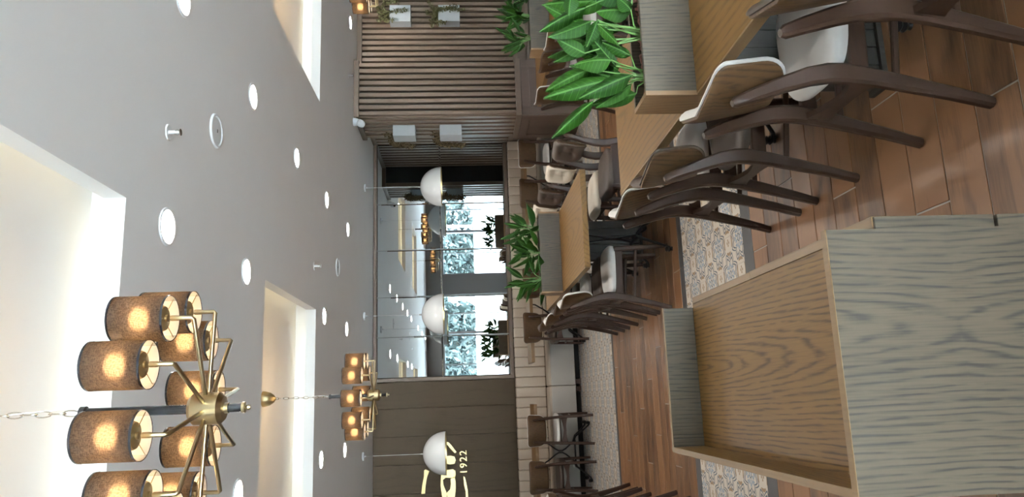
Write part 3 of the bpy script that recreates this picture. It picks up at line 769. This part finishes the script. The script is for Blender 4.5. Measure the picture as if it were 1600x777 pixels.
# ------------------------------------------------------------------ chairs
def back_outline():
    pts = []
    def corner(cy, cz, r, a0, a1, n=6):
        for k in range(n+1):
            a = a0+(a1-a0)*k/n; pts.append((cy+r[0]*math.cos(a), cz+r[1]*math.sin(a)))
    corner(0.155, 0.815, (0.045, 0.035), 0, PI/2)
    pts.append((0.0, 0.852))
    corner(-0.155, 0.815, (0.045, 0.035), PI/2, PI)
    corner(-0.105, 0.71, (0.088, 0.10), PI+0.05, 1.5*PI, 8)
    pts.append((0.0, 0.608))
    corner(0.105, 0.71, (0.088, 0.10), 1.5*PI, 2*PI-0.05, 8)
    return pts
BO = back_outline(); BC = (0.0, 0.735)
def bx_(y, z): return 0.022 + (0.86-z)*0.20 + 1.9*y*y
BTN = [(y_, z_) for z_ in (0.70, 0.775) for y_ in (-0.09, 0.0, 0.09)]
LEV = (1.0, 0.97, 0.90, 0.80, 0.68, 0.56, 0.44, 0.32, 0.2, 0.08)
def tuft(y, z):
    return sum(0.019*math.exp(-((y-a)**2+(z-b)**2)/0.0005) for a, b in BTN) + 0.004*math.exp(-(z-0.775)**2/0.00012)*1 + 0.004*math.exp(-(z-0.70)**2/0.00012)
shell_mb = MB().pad(BO, BC, (1.0, 0.985, 0.8, 0.6, 0.4, 0.2, 0.05), lambda u, v, r: (bx_(u, v)+0.011, u, v), lambda u, v, r: (bx_(u, v)+(0.002 if r > 0.99 else 0), u, v))
cush_mb = MB().pad(BO, BC, LEV, lambda u, v, r: (bx_(u, v)+0.012+0.032*(1-r**10)+0.005-tuft(u, v)*(1-r**6), u*1.03, BC[1]+(v-BC[1])*1.045), lambda u, v, r: (bx_(u, v)+0.0112, u*1.03, BC[1]+(v-BC[1])*1.045))
def seat_outline():
    pts = []
    for k in range(40):
        a = 2*PI*k/40; c, s = math.cos(a), math.sin(a)
        e = 0.55
        x = 0.32+0.20*math.copysign(abs(c)**e, c)
        y = 0.205*math.copysign(abs(s)**e, s)*(1+0.10*(x-0.32)/0.20)
        pts.append((x, y))
    return pts
SO = seat_outline()
seat_mb = MB().pad(SO, (0.32, 0.0), (1.0, 0.99, 0.96, 0.90, 0.75, 0.55, 0.3, 0.08), lambda u, v, r: (u, v, 0.445+0.032*(1-r**8)**0.5+0.006*(1-r*r)-0.014*max(0, 1-((u-0.2)**2+v*v)/0.03)), lambda u, v, r: (0.32+(u-0.32)*0.985, v*0.985, 0.425-0.004*(1-r)))
RLP = [(-0.004, 0.0), (0.03, 0.12), (0.062, 0.25), (0.088, 0.36), (0.102, 0.44), (0.104, 0.49), (0.096, 0.55), (0.074, 0.63), (0.046, 0.715), (0.024, 0.775), (0.020, 0.787)]
RHD = [0.017, 0.020, 0.024, 0.028, 0.031, 0.031, 0.029, 0.025, 0.021, 0.017, 0.009]
def rear_y(z): return 0.178-0.016*min(z, 0.48)/0.48-(0.026*(z-0.48)/0.31 if z > 0.48 else 0)
CH_ME = {}
for s in (-1, 1):
    CH_ME['rear%d' % s] = MB().strip([(x, s*rear_y(z), z) for x, z in RLP], RHD, [0.017]*9+[0.016, 0.011]).mesh('leg', MAT['walnut'], 40)
    CH_ME['front%d' % s] = MB().strip([(0.49, s*0.195, 0.0), (0.482, s*0.192, 0.2), (0.47, s*0.186, 0.43)], [0.015, 0.018, 0.021], [0.014, 0.017, 0.018]).mesh('leg', MAT['walnut'], 40)
    CH_ME['rail%d' % s] = MB().strip([(0.105, s*0.165, 0.395), (0.29, s*0.178, 0.395), (0.465, s*0.188, 0.395)], 0.030, 0.010).mesh('side_rail', MAT['walnut_x'], 40)
    CH_ME['str%d' % s] = MB().strip([(0.075, s*0.168, 0.285), (0.475, s*0.19, 0.255)], 0.011, 0.008).mesh('stretcher', MAT['walnut_x'], 40)
def rear_rail():
    m = MB(); rings = []
    for k in range(9):
        y = -0.168+0.336*k/8; q = abs(2*k/8-1)
        h = 0.017+0.033*q**2.2; x = 0.083
        zc = 0.375-0.012*(1-q)
        rings.append([(x-0.010, y, zc-h), (x+0.010, y, zc-h), (x+0.018, y, zc+h), (x-0.002, y, zc+h)])
    return m.loft(rings).mesh('rear_rail', MAT['walnut_x'], 40)
CH_ME['rear_rail'] = rear_rail()
CH_ME['front_rail'] = MB().box(0.452, 0.474, -0.185, 0.185, 0.37, 0.425, 0.004).mesh('front_rail', MAT['walnut_x'], 40)
CH_ME['shell'] = shell_mb.mesh('backrest', MAT['veneer'], 50)
for kind in ('white', 'cream', 'brown'):
    CH_ME['cushion_'+kind] = cush_mb.mesh('back_cushion', MAT[kind+'_up'], 60)
    CH_ME['seat_'+kind] = seat_mb.mesh('seat', MAT[kind+'_up'], 60)
BT = MB()
for a, b in BTN: BT.lathe([(0.001, 0.003), (0.005, 0.0025), (0.007, 0.0)], 8, (0, 0, 0))
def chair(x, y, rz, kind, label, group):
    t = thing('dining_chair', label, 'chair', (x, y, 0), rz, group)
    link('seat', CH_ME['seat_'+kind], t)
    link('backrest', CH_ME['shell'], t); link('back_cushion', CH_ME['cushion_'+kind], t)
    for s in (-1, 1):
        link('leg', CH_ME['rear%d' % s], t); link('leg', CH_ME['front%d' % s], t)
        link('side_rail', CH_ME['rail%d' % s], t); link('stretcher', CH_ME['str%d' % s], t)
    link('rear_rail', CH_ME['rear_rail'], t); link('front_rail', CH_ME['front_rail'], t)
    return t
GA, GB, GC_, GD = 'chairs at the near table', 'chairs at the middle table', 'chairs along the bench tables', 'chairs at the right table'
chair(0.865, 1.535, 0, 'brown', 'dark wood chair with taupe pad, nearest, cut by the right frame edge', GA)
chair(0.824, 2.165, 0, 'white', 'dark wood chair with white pad, nearest full chair beside the plant trough table', GA)
chair(0.826, 2.945, 0, 'brown', 'dark wood chair with taupe pad, between two white ones at the near table', GA)
chair(0.818, 3.475, 0, 'white', 'dark wood chair with white pad, farthest of the row at the near table', GA)
chair(0.648, 5.79, 0, 'white', 'dark wood chair with white pad at the near end of the middle table, left side', GB)
chair(0.648, 6.245, 0, 'brown', 'dark wood chair with taupe pad, second in the left row of the middle table', GB)
chair(0.63, 6.95, 0, 'white', 'dark wood chair with white pad, third in the left row of the middle table', GB)
chair(0.625, 7.55, 0, 'brown', 'dark wood chair with taupe pad, last in the left row of the middle table', GB)
chair(2.07, 5.66, PI, 'brown', 'tufted taupe chair facing left at the right side of the middle table', GB)
chair(2.05, 6.22, PI, 'cream', 'tufted cream chair facing left at the right side of the middle table', GB)
chair(2.05, 6.98, PI, 'brown', 'taupe chair peeping out behind the middle plant trough', GB)
chair(2.05, 7.55, PI, 'cream', 'cream chair mostly hidden behind the middle plant trough', GB)
chair(-0.435, 9.60, PI/2, 'white', 'veneer back chair with white seat under the dark wall, right of a pair', GC_)
chair(-1.012, 9.54, PI/2, 'brown', 'veneer back chair with taupe seat under the gold emblem, left of a pair', GC_)
chair(0.90, 9.58, PI/2, 'brown', 'veneer back chair at the left end of the middle bench table', GC_)
chair(1.47, 9.40, PI/2, 'brown', 'veneer back chair behind the leaves of the middle trough', GC_)
chair(2.68, 9.32, PI/2, 'brown', 'veneer back chair with taupe seat at the right bench table', GC_)
chair(3.24, 9.32, PI/2, 'white', 'veneer back chair with white edge beside the slatted pillar', GC_)
chair(2.97, 5.9, 0, 'white', 'white edged chair behind the big leaves, at the right table trough', GD)
chair(3.0, 6.42, 0, 'brown', 'taupe chair behind the big leaves at the far half of the right table', GD)
chair(2.88, 6.93, 0, 'white', 'white edged chair nearest the slatted pillar base', GD)
chair(-0.90, 7.42, PI, 'white', 'white seated chair at the left frame edge, farthest of its row', 'chairs at the left frame edge')
chair(-0.885, 6.90, PI, 'brown', 'dark chair at the left frame edge, second from the back, only legs visible', 'chairs at the left frame edge')
chair(-0.77, 5.69, PI, 'brown', 'dark chair at the left frame edge, nearest of its row, one leg visible', 'chairs at the left frame edge')

# ------------------------------------------------------------------ tables
def pedestal(t, cx, cy, along, zt):
    """cast iron base: two bowed bars on a hub with four splayed feet; along = 'Y' or 'X' long axis"""
    def P(l, s, z): return (cx+s, cy+l, z) if along == 'Y' else (cx+l, cy+s, z)
    m = MB()
    if along == 'Y': m.box(cx-0.09, cx+0.09, cy-0.20, cy+0.20, zt-0.012, zt)
    else: m.box(cx-0.20, cx+0.20, cy-0.09, cy+0.09, zt-0.012, zt)
    m.build('top_plate', MAT['iron'], t)
    for sd in (-1, 1):
        bar = MB()
        bar.tube([P(sd*0.17, 0, zt-0.01), P(sd*0.165, 0, zt-0.06), P(sd*0.10, 0, zt-0.17), P(sd*0.035, 0, zt-0.255), P(sd*0.012, 0, zt-0.30), P(sd*0.012, 0, zt-0.345), P(sd*0.035, 0, zt-0.39), P(sd*0.10, 0, zt-0.47), P(sd*0.15, 0, zt-0.52)], 0.010, 8)
        bar.build('bowed_bar', MAT['iron'], t, smooth=50)
    MB().tube([P(-0.15, 0, zt-0.52), P(0.15, 0, zt-0.52)], 0.012, 8).build('cross_rod', MAT['iron'], t, smooth=50)
    for sl in (-1, 1):
        for ss in (-1, 1):
            f = MB()
            f.tube([P(sl*0.13, ss*0.01, zt-0.50), P(sl*0.20, ss*0.05, zt-0.53), P(sl*0.27, ss*0.10, zt-0.62), P(sl*0.33, ss*0.145, zt-0.685), P(sl*0.36, ss*0.165, zt-0.70)], [0.014, 0.013, 0.011, 0.011, 0.014], 8)
            px, py, _ = P(sl*0.37, ss*0.17, 0)
            f.lathe([(0.001, 0.056), (0.017, 0.052), (0.024, 0.044), (0.017, 0.036), (0.026, 0.026), (0.020, 0.016), (0.014, 0.010), (0.018, 0.0), (0.001, 0.0)], 12, (px, py, 0))
            f.build('foot', MAT['iron'], t, smooth=50)
def trough_table(x0, y0, ylen1, ylen2, label, w=0.735, inset=0.06):
    """two oak tops either side of a grey trough; y0 = near face of the trough"""
    x1 = x0+w; yt = y0+0.18
    t = thing('dining_table', label, 'table', (x0+w/2, y0+0.09, 0), 0, 'oak tables with plant troughs')
    lx0, lx1 = -w/2, w/2
    TT, TH = 0.75, 0.042
    MB().box(lx0+0.008, lx1-0.008, -0.09-ylen1, -0.088, TT-TH, TT, 0.002).build('tabletop', MAT['oak_y'], t)
    MB().box(lx0+0.008, lx1-0.008, 0.088, 0.09+ylen2, TT-TH, TT, 0.002).build('tabletop', MAT['oak_y'], t)
    for (a, b) in ((-0.09-ylen1, -0.088), (0.088, 0.09+ylen2)):
        box('edge_band', lx0, lx0+0.008, a, b, TT-TH, TT-0.0005, MAT['oak_edge'], t); box('edge_band', lx1-0.008, lx1, a, b, TT-TH, TT-0.0005, MAT['oak_edge'], t)
    # trough on top, divider panel below
    TZ = 0.937
    box('front_board', lx0+0.004, lx1-0.004, -0.09, -0.072, TT-TH, TZ, MAT['grey_z'], t, 0.001)
    box('back_board', lx0+0.004, lx1-0.004, 0.072, 0.09, TT-TH, TZ, MAT['grey_z'], t, 0.001)
    box('end_board', lx0-0.002, lx0+0.016, -0.0905, 0.0905, TT-TH, TZ+0.001, MAT['oak_z'], t, 0.001)
    box('end_board', lx1-0.016, lx1+0.002, -0.0905, 0.0905, TT-TH, TZ+0.001, MAT['oak_z'], t, 0.001)
    box('bottom_board', lx0+0.016, lx1-0.016, -0.072, 0.072, TT-TH, TT-0.02, MAT['grey_x'], t)
    ch = MB()
    for _ in range(420):
        c = Vector((random.uniform(lx0+0.035, lx1-0.035), random.uniform(-0.06, 0.06), 0.895+random.uniform(-0.008, 0.012)))
        a = Vector((random.gauss(0, 1), random.gauss(0, 1), random.gauss(0, 0.4))).normalized()*random.uniform(0.010, 0.022)
        b = a.cross(Vector((0, 0, 1))).normalized()*random.uniform(0.004, 0.008); u = Vector((0, 0, random.uniform(0.003, 0.006)))
        ch.add([c-a-b, c+a-b, c+a+b, c-a+b, c-a*0.8-b*0.6+u, c+a*0.7-b*0.6+u, c+a*0.8+b*0.5+u, c-a*0.7+b*0.7+u], [(0,3,2,1),(4,5,6,7),(0,1,5,4),(1,2,6,5),(2,3,7,6),(3,0,4,7)])
    ch.box(lx0+0.016, lx1-0.016, -0.072, 0.072, TT-0.02, 0.888)
    o = ch.build('bark_chips', MAT['bark'], t); o['kind'] = 'stuff'
    pl = MB().box(-0.0355, 0.0355, -0.04, 0.04, 0.02, TT-TH-0.001, 0.003).mesh('divider_slat', MAT['grey_dark'])
    n = int((w-inset-0.06)/0.0725)
    for i in range(n): link('divider_slat', pl, t, (lx0+inset+0.037+0.0725*i, 0, 0))
    box('divider_foot', lx0+inset-0.02, lx1-0.03, -0.055, 0.055, 0.0, 0.02, MAT['grey_dark'], t)
    pedestal(t, 0.0, -0.09-0.50, 'Y', TT-TH)
    pedestal(t, 0.0, 0.09+0.50, 'Y', TT-TH)
    return t
trough_table(1.05, 2.433, 1.17, 1.17, 'near oak table with a grey plant trough across its middle, right of the counter')
trough_table(0.888, 6.335, 1.24, 1.20, 'middle oak table with a grey plant trough, before the mirror', inset=0.29)
trough_table(3.20, 6.335, 1.24, 1.20, 'right oak table with grey trough, behind the big leaves near the slatted wall', inset=0.34)
trough_table(-1.83, 6.335, 1.24, 1.20, 'left oak table just outside the left frame edge')

def bench_table(x0, x1, y0, y1, label):
    t = thing('dining_table', label, 'table', ((x0+x1)/2, (y0+y1)/2, 0), 0, 'small oak tables along the bench')
    w, d = (x1-x0)/2, (y1-y0)/2
    MB().box(-w, w, -d, d, 0.71, 0.75, 0.003).build('tabletop', MAT['oak_x'], t)
    box('edge_band', -w, w, -d-0.006, -d, 0.708, 0.749, MAT['oak_edge'], t); box('edge_band', -w-0.006, -w, -d-0.006, d, 0.708, 0.749, MAT['oak_edge'], t); box('edge_band', w, w+0.006, -d-0.006, d, 0.708, 0.749, MAT['oak_edge'], t)
    pedestal(t, 0, 0, 'X', 0.71)
bench_table(-1.36, -0.105, 9.78, 10.38, 'small oak bench table under the dark wall, at the left')
bench_table(0.455, 1.72, 9.78, 10.38, 'small oak bench table under the middle of the mirror')
bench_table(2.36, 3.58, 9.86, 10.40, 'small oak bench table in the corner beside the slatted wall')

# ------------------------------------------------------------------ empty counter with raised sides
ct = thing('service_counter', 'empty oak counter with grey oak sides in the foreground', 'counter', (0.05, 1.96, 0))
def cb_(name, x0, x1, y0, y1, z0, z1, mat, bev=0.0012): return box(name, x0-0.05, x1-0.05, y0-1.96, y1-1.96, z0, z1, MAT[mat], ct, bev)
cb_('counter_top', -0.19, 0.305, 1.372, 2.57, 0.755, 0.79, 'oak_tray')
cb_('edge_strip', 0.3055, 0.329, 1.372, 2.02, 0.750, 0.7905, 'oak_edge')
cb_('edge_strip', 0.3055, 0.328, 2.021, 2.57, 0.750, 0.7900, 'oak_edge')
cb_('front_board', -0.205, 0.2975, 1.3475, 1.3655, 0.0, 0.8985, 'grey_z', 0.0)
cb_('front_lip', -0.205, 0.2985, 1.3476, 1.3690, 0.8985, 0.9005, 'oak_edge', 0.0006)
cb_('front_inner_board', -0.187, 0.2975, 1.3655, 1.3690, 0.79, 0.8985, 'oak_x', 0.0)
cb_('far_board', -0.187, 0.292, 2.571, 2.588, 0.0, 0.896, 'grey_z', 0.0)
cb_('far_lip', -0.205, 0.293, 2.5705, 2.5885, 0.896, 0.8985, 'oak_edge', 0.0006)
cb_('left_board', -0.205, -0.188, 1.366, 2.588, 0.0, 0.8975, 'oak_tray', 0.0)
cb_('left_lip', -0.2055, -0.1875, 1.369, 2.5705, 0.8975, 0.8995, 'oak_edge', 0.0006)
cb_('body', -0.185, 0.318, 1.385, 2.565, 0.02, 0.755, 'grey_z', 0.0)
cb_('drawer_front', 0.10, 0.327, 1.3665, 1.385, 0.54, 0.788, 'grey_z')
cb_('door_front', 0.10, 0.327, 1.3665, 1.385, 0.05, 0.532, 'grey_z')
cb_('side_board', 0.318, 0.326, 1.387, 2.565, 0.05, 0.749, 'oak_tray')

# ------------------------------------------------------------------ leafy plants in the troughs
def leaf_mesh(curl, fold, name):
    m = MB(); n = 8; rows_ = []
    for i in range(n+1):
        s = i/n
        w = 0.5*(math.sin(PI*min(1, s**0.8))**0.85)*(1-0.25*s) if 0 < s < 1 else 0.012
        zc = curl*(s*s) - curl*0.3*s
        wav = 0.02*math.sin(s*9)
        rows_.append([(s, -w, zc-fold*w*2*0.16+wav), (s, -w*0.5, zc-fold*w*0.10), (s, 0, zc), (s, w*0.5, zc-fold*w*0.10), (s, w, zc-fold*w*2*0.16-wav)])
    vs = [p for r in rows_ for p in r]; fs = []
    for i in range(n):
        for j in range(4): fs.append((i*5+j, i*5+j+1, (i+1)*5+j+1, (i+1)*5+j))
    m.add(vs, fs)
    return m.mesh(name, MAT['leaf'], 80)
LEAVES = [leaf_mesh(-0.18, 1.0, 'leaf'), leaf_mesh(-0.35, 1.6, 'leaf'), leaf_mesh(0.08, 0.6, 'leaf')]
def put_leaf(t, base, tip, width, up):
    base, tip = Vector(base), Vector(tip); d = tip-base; L = d.length
    xx = d.normalized(); up = Vector(up); zz = (up-xx*up.dot(xx)).normalized(); yy = zz.cross(xx)
    o = link('leaf', random.choice(LEAVES), t)
    mt = Matrix(((xx.x*L, yy.x*width, zz.x*L, base.x), (xx.y*L, yy.y*width, zz.y*L, base.y), (xx.z*L, yy.z*width, zz.z*L, base.z), (0, 0, 0, 1)))
    o.matrix_local = mt
    return o
def stem_to(m, a, b):
    a, b = Vector(a), Vector(b); mid = (a+b)/2+Vector((0, 0, 0.02))
    m.tube([a, mid, b], [0.004, 0.003, 0.0025], 5)
BIG = [(1.464,2.55,1.113,1.388,2.55,1.293,.045),(1.373,2.49,1.108,1.299,2.49,1.275,.05),(1.468,2.47,1.181,1.395,2.47,1.199,.04),(1.247,2.5,1.138,1.305,2.5,1.243,.04),(1.204,2.47,1.047,1.21,2.47,1.18,.05),(1.207,2.55,1.115,1.136,2.55,1.281,.052),(1.142,2.5,1.045,1.083,2.5,1.294,.056),(1.145,2.47,.975,1.067,2.47,1.171,.048),(1.141,2.54,.96,1.04,2.54,1.103,.035),(1.059,2.5,1.115,.93,2.5,1.272,.036),(1.236,2.57,.989,1.211,2.57,1.114,.05),(1.221,2.47,.972,1.28,2.47,1.074,.03),(1.337,2.45,1.093,1.254,2.45,1.015,.024),(1.36,2.46,1.09,1.247,2.46,1.137,.034),(1.391,2.54,1.01,1.322,2.54,1.147,.056),(1.416,2.5,.952,1.438,2.5,1.078,.05),(1.487,2.52,.97,1.514,2.52,1.092,.05),(1.401,2.46,.962,1.462,2.46,1.009,.036),(1.518,2.5,.997,1.558,2.5,1.155,.05),(1.337,2.56,1.021,1.37,2.56,1.119,.04),(1.569,2.54,1.048,1.542,2.54,1.224,.05),(1.60,2.52,1.0,1.66,2.5,1.2,.05),(1.62,2.5,.98,1.70,2.52,1.12,.045)]
roots = [(1.165, 'leftmost broad leaved plant in the near trough, one leaf drooping left'), (1.325, 'middle broad leaved plant in the near trough'), (1.50, 'broad leaved plant in the near trough cut by the right frame edge')]
for i, (rx, lab) in enumerate(roots):
    t = thing('trough_plant', lab, 'plant', (rx, 2.52, 0.895), 0, 'broad leaved plants in the near trough')
    st = MB()
    for b in BIG:
        j = min(range(3), key=lambda k: abs(roots[k][0]-b[0]))
        if j != i: continue
        base = Vector(b[:3])-Vector((rx, 2.52, 0.895)); tip = Vector(b[3:6])-Vector((rx, 2.52, 0.895))
        put_leaf(t, base, tip, b[6]*1.7, (random.uniform(-0.3, 0.3), -1.0, random.uniform(0.1, 0.5)))
        stem_to(st, (random.uniform(-0.02, 0.02), random.uniform(-0.02, 0.02), 0), base)
    rg = random.Random(90+i)
    for k in range(6):
        bx = rg.uniform(-0.07, 0.07)
        base = Vector((bx, rg.uniform(-0.03, 0.05), rg.uniform(0.04, 0.22)))
        d = Vector((bx*4+rg.uniform(-0.5, 0.5), rg.uniform(-0.1, 0.5), rg.uniform(0.3, 1.0))).normalized()
        L = rg.uniform(0.15, 0.24)
        put_leaf(t, base, base+d*L, L*rg.uniform(0.30, 0.40), (rg.uniform(-0.5, 0.5), -1.0, rg.uniform(0.0, 0.6)))
        stem_to(st, (rg.uniform(-0.02, 0.02), 0, 0), base)
    st.build('stem', MAT['stem'], t, smooth=60)
def bushy(x, y, z, n, h, spread, label, group, seed):
    rng = random.Random(seed)
    t = thing('trough_plant', label, 'plant', (x, y, z), 0, group)
    st = MB()
    for k in range(n):
        a = rng.uniform(0, 2*PI); el = rng.uniform(0.15, 1.25); L = rng.uniform(0.13, 0.21)
        hz = h*rng.uniform(0.08, 0.72)
        base = Vector((math.cos(a)*0.03+rng.uniform(-0.04, 0.04), math.sin(a)*0.02, hz))
        d = Vector((math.cos(a)*math.cos(el)*spread, math.sin(a)*math.cos(el)*0.8, math.sin(el)))
        put_leaf(t, base, base+d.normalized()*L, L*rng.uniform(0.26, 0.36), (rng.uniform(-0.4, 0.4), -0.8, 0.7))
        if k % 2 == 0: stem_to(st, (rng.uniform(-0.01, 0.01), 0, 0), base)
    st.build('stem', MAT['stem'], t, smooth=60)
for i, (x, lab) in enumerate(((1.03, 'leftmost small leafy plant in the middle trough'), (1.27, 'centre small leafy plant in the middle trough'), (1.49, 'rightmost small leafy plant in the middle trough'))):
    bushy(x, 6.425, 0.895, 20, 0.30, 1.0, lab, 'leafy plants in the middle trough', 20+i)
for i, (x, lab) in enumerate(((3.36, 'leafy plant at the left end of the right trough'), (3.60, 'leafy plant in the middle of the right trough, at the frame edge'), (3.80, 'leafy plant at the right end of the right trough'))):
    bushy(x, 6.425, 0.895, 20, 0.30, 1.0, lab, 'leafy plants in the right trough', 40+i)

# ------------------------------------------------------------------ wall planters with dried trailing ferns
def wall_planter(x0, x1, y0, y1, z0, z1, open_axis, label):
    t = thing('box_planter', label, 'planter', ((x0+x1)/2, (y0+y1)/2, z0), 0, 'grey cement wall planters')
    w, d, h, k = (x1-x0)/2, (y1-y0)/2, z1-z0, 0.012
    m = MB().box(-w, w, -d, d, 0, k); m.box(-w, -w+k, -d, d, k, h); m.box(w-k, w, -d, d, k, h); m.box(-w+k, w-k, -d, -d+k, k, h); m.box(-w+k, w-k, d-k, d, k, h)
    m.build('pot', MAT['concrete'], t); box('soil', -w+k, w-k, -d+k, d-k, h-0.05, h-0.03, MAT['bark'], t)
def fern(x, y, z, tendrils, label, mat, seed):
    rng = random.Random(seed)
    t = thing('trailing_fern', label, 'plant', (x, y, z), 0, 'dried trailing ferns on the slats')
    st, lf = MB(), MB()
    for pts in tendrils:
        P = [Vector(p) for p in pts]
        st.tube(P, 0.003, 4)
        for i in range(len(P)-1):
            n = max(4, int((P[i+1]-P[i]).length/0.0022))
            for k in range(n):
                p = P[i].lerp(P[i+1], k/n)+Vector((rng.gauss(0, 0.012), rng.gauss(0, 0.010), rng.gauss(0, 0.012)))
                a = Vector((rng.gauss(0, 1), rng.gauss(0, 0.8), rng.gauss(0, 1))).normalized()*rng.uniform(0.016, 0.042); b = a.orthogonal().normalized()*a.length*0.35
                lf.add([p, p+a*0.5+b, p+a, p+a*0.5-b], [(0, 1, 2, 3)])
    o = lf.build('fern_leaves', MAT[mat], t); o['kind'] = 'stuff'
    st.build('stem', MAT[mat], t)
PTS = 0.095
# on the recessed wall (planters stand out toward the camera)
Y0 = 9.28
for (za, zb, lab, fl, ten, sd) in (
    (2.265, 2.545, 'upper grey box planter on the slatted wall beside the chandelier', 'dried fern spilling from the upper planter on the slatted wall',
     [[(0,0,-0.02),(0.03,-0.07,0.10),(0.13,-0.09,0.07),(0.17,-0.10,-0.14)], [(0,0,-0.02),(0.0,-0.08,0.08),(0.0,-0.11,-0.05),(0.03,-0.11,-0.26)], [(0,0,0),(-0.06,-0.03,0.12),(-0.12,-0.05,0.16)], [(0,0,0),(0.10,-0.02,0.16),(0.14,-0.03,0.18)], [(0,0,0),(-0.10,-0.06,0.10),(-0.12,-0.10,-0.05)], [(0,0,0),(-0.03,-0.05,0.12),(0.05,-0.05,0.15)]], 1),
    (1.60, 1.89, 'lower grey box planter on the slatted wall', 'dried fern spilling from the lower planter on the slatted wall',
     [[(0,0,-0.02),(0.03,-0.09,0.08),(0.04,-0.11,-0.05),(0.03,-0.11,-0.36)], [(0,0,0),(0.12,-0.03,0.10),(0.20,-0.04,0.13)], [(0,0,0),(-0.10,-0.04,0.10),(-0.20,-0.06,0.08)], [(0,0,0),(0.0,-0.05,0.14),(0.04,-0.05,0.17)], [(0,0,0),(-0.13,-0.05,0.06),(-0.17,-0.11,-0.10)], [(0,0,0),(0.02,-0.10,0.03),(0.07,-0.11,-0.25)]], 2)):
    wall_planter(5.03, 5.27, Y0-0.16, Y0, za, zb, 'Y', lab)
    fern(5.15, Y0-0.10, zb, ten, fl, 'dry_g', sd)
X0 = 3.64
for (za, zb, lab, fl, ten, sd) in (
    (2.235, 2.53, 'upper grey box planter on the shaded side of the pillar', 'dried fern trailing along the upper planter on the pillar side',
     [[(0,0,0),(-0.06,0.05,0.06),(-0.11,0.12,0.0),(-0.11,0.18,-0.28)], [(0,0.05,0),(-0.04,0.14,0.08),(-0.08,0.2,0.02),(-0.10,0.24,-0.25)], [(0,0,0),(-0.03,-0.06,0.08),(0,-0.02,0.13)], [(0,0.1,0),(-0.09,0.16,0.03),(-0.10,0.22,-0.12)], [(0,0.05,0),(-0.10,0.10,0.05),(-0.11,0.14,-0.2)]], 3),
    (1.61, 1.905, 'lower grey box planter on the shaded side of the pillar', 'dried fern trailing along the lower planter on the pillar side',
     [[(0,0,0),(-0.06,0.05,0.06),(-0.11,0.12,0.0),(-0.11,0.18,-0.3)], [(0,0.05,0),(-0.04,0.14,0.08),(-0.08,0.2,0.02),(-0.10,0.22,-0.33)], [(0,0,0),(-0.03,-0.06,0.08),(0,-0.02,0.10)], [(0,0.1,0),(-0.09,0.16,0.03),(-0.10,0.22,-0.12)], [(0,0.05,0),(-0.10,0.12,0.05),(-0.11,0.16,-0.32)]], 4)):
    wall_planter(X0-0.15, X0, 9.36, 9.60, za, zb, 'X', lab)
    fern(X0-0.075, 9.50, zb, ten, fl, 'dry', sd)
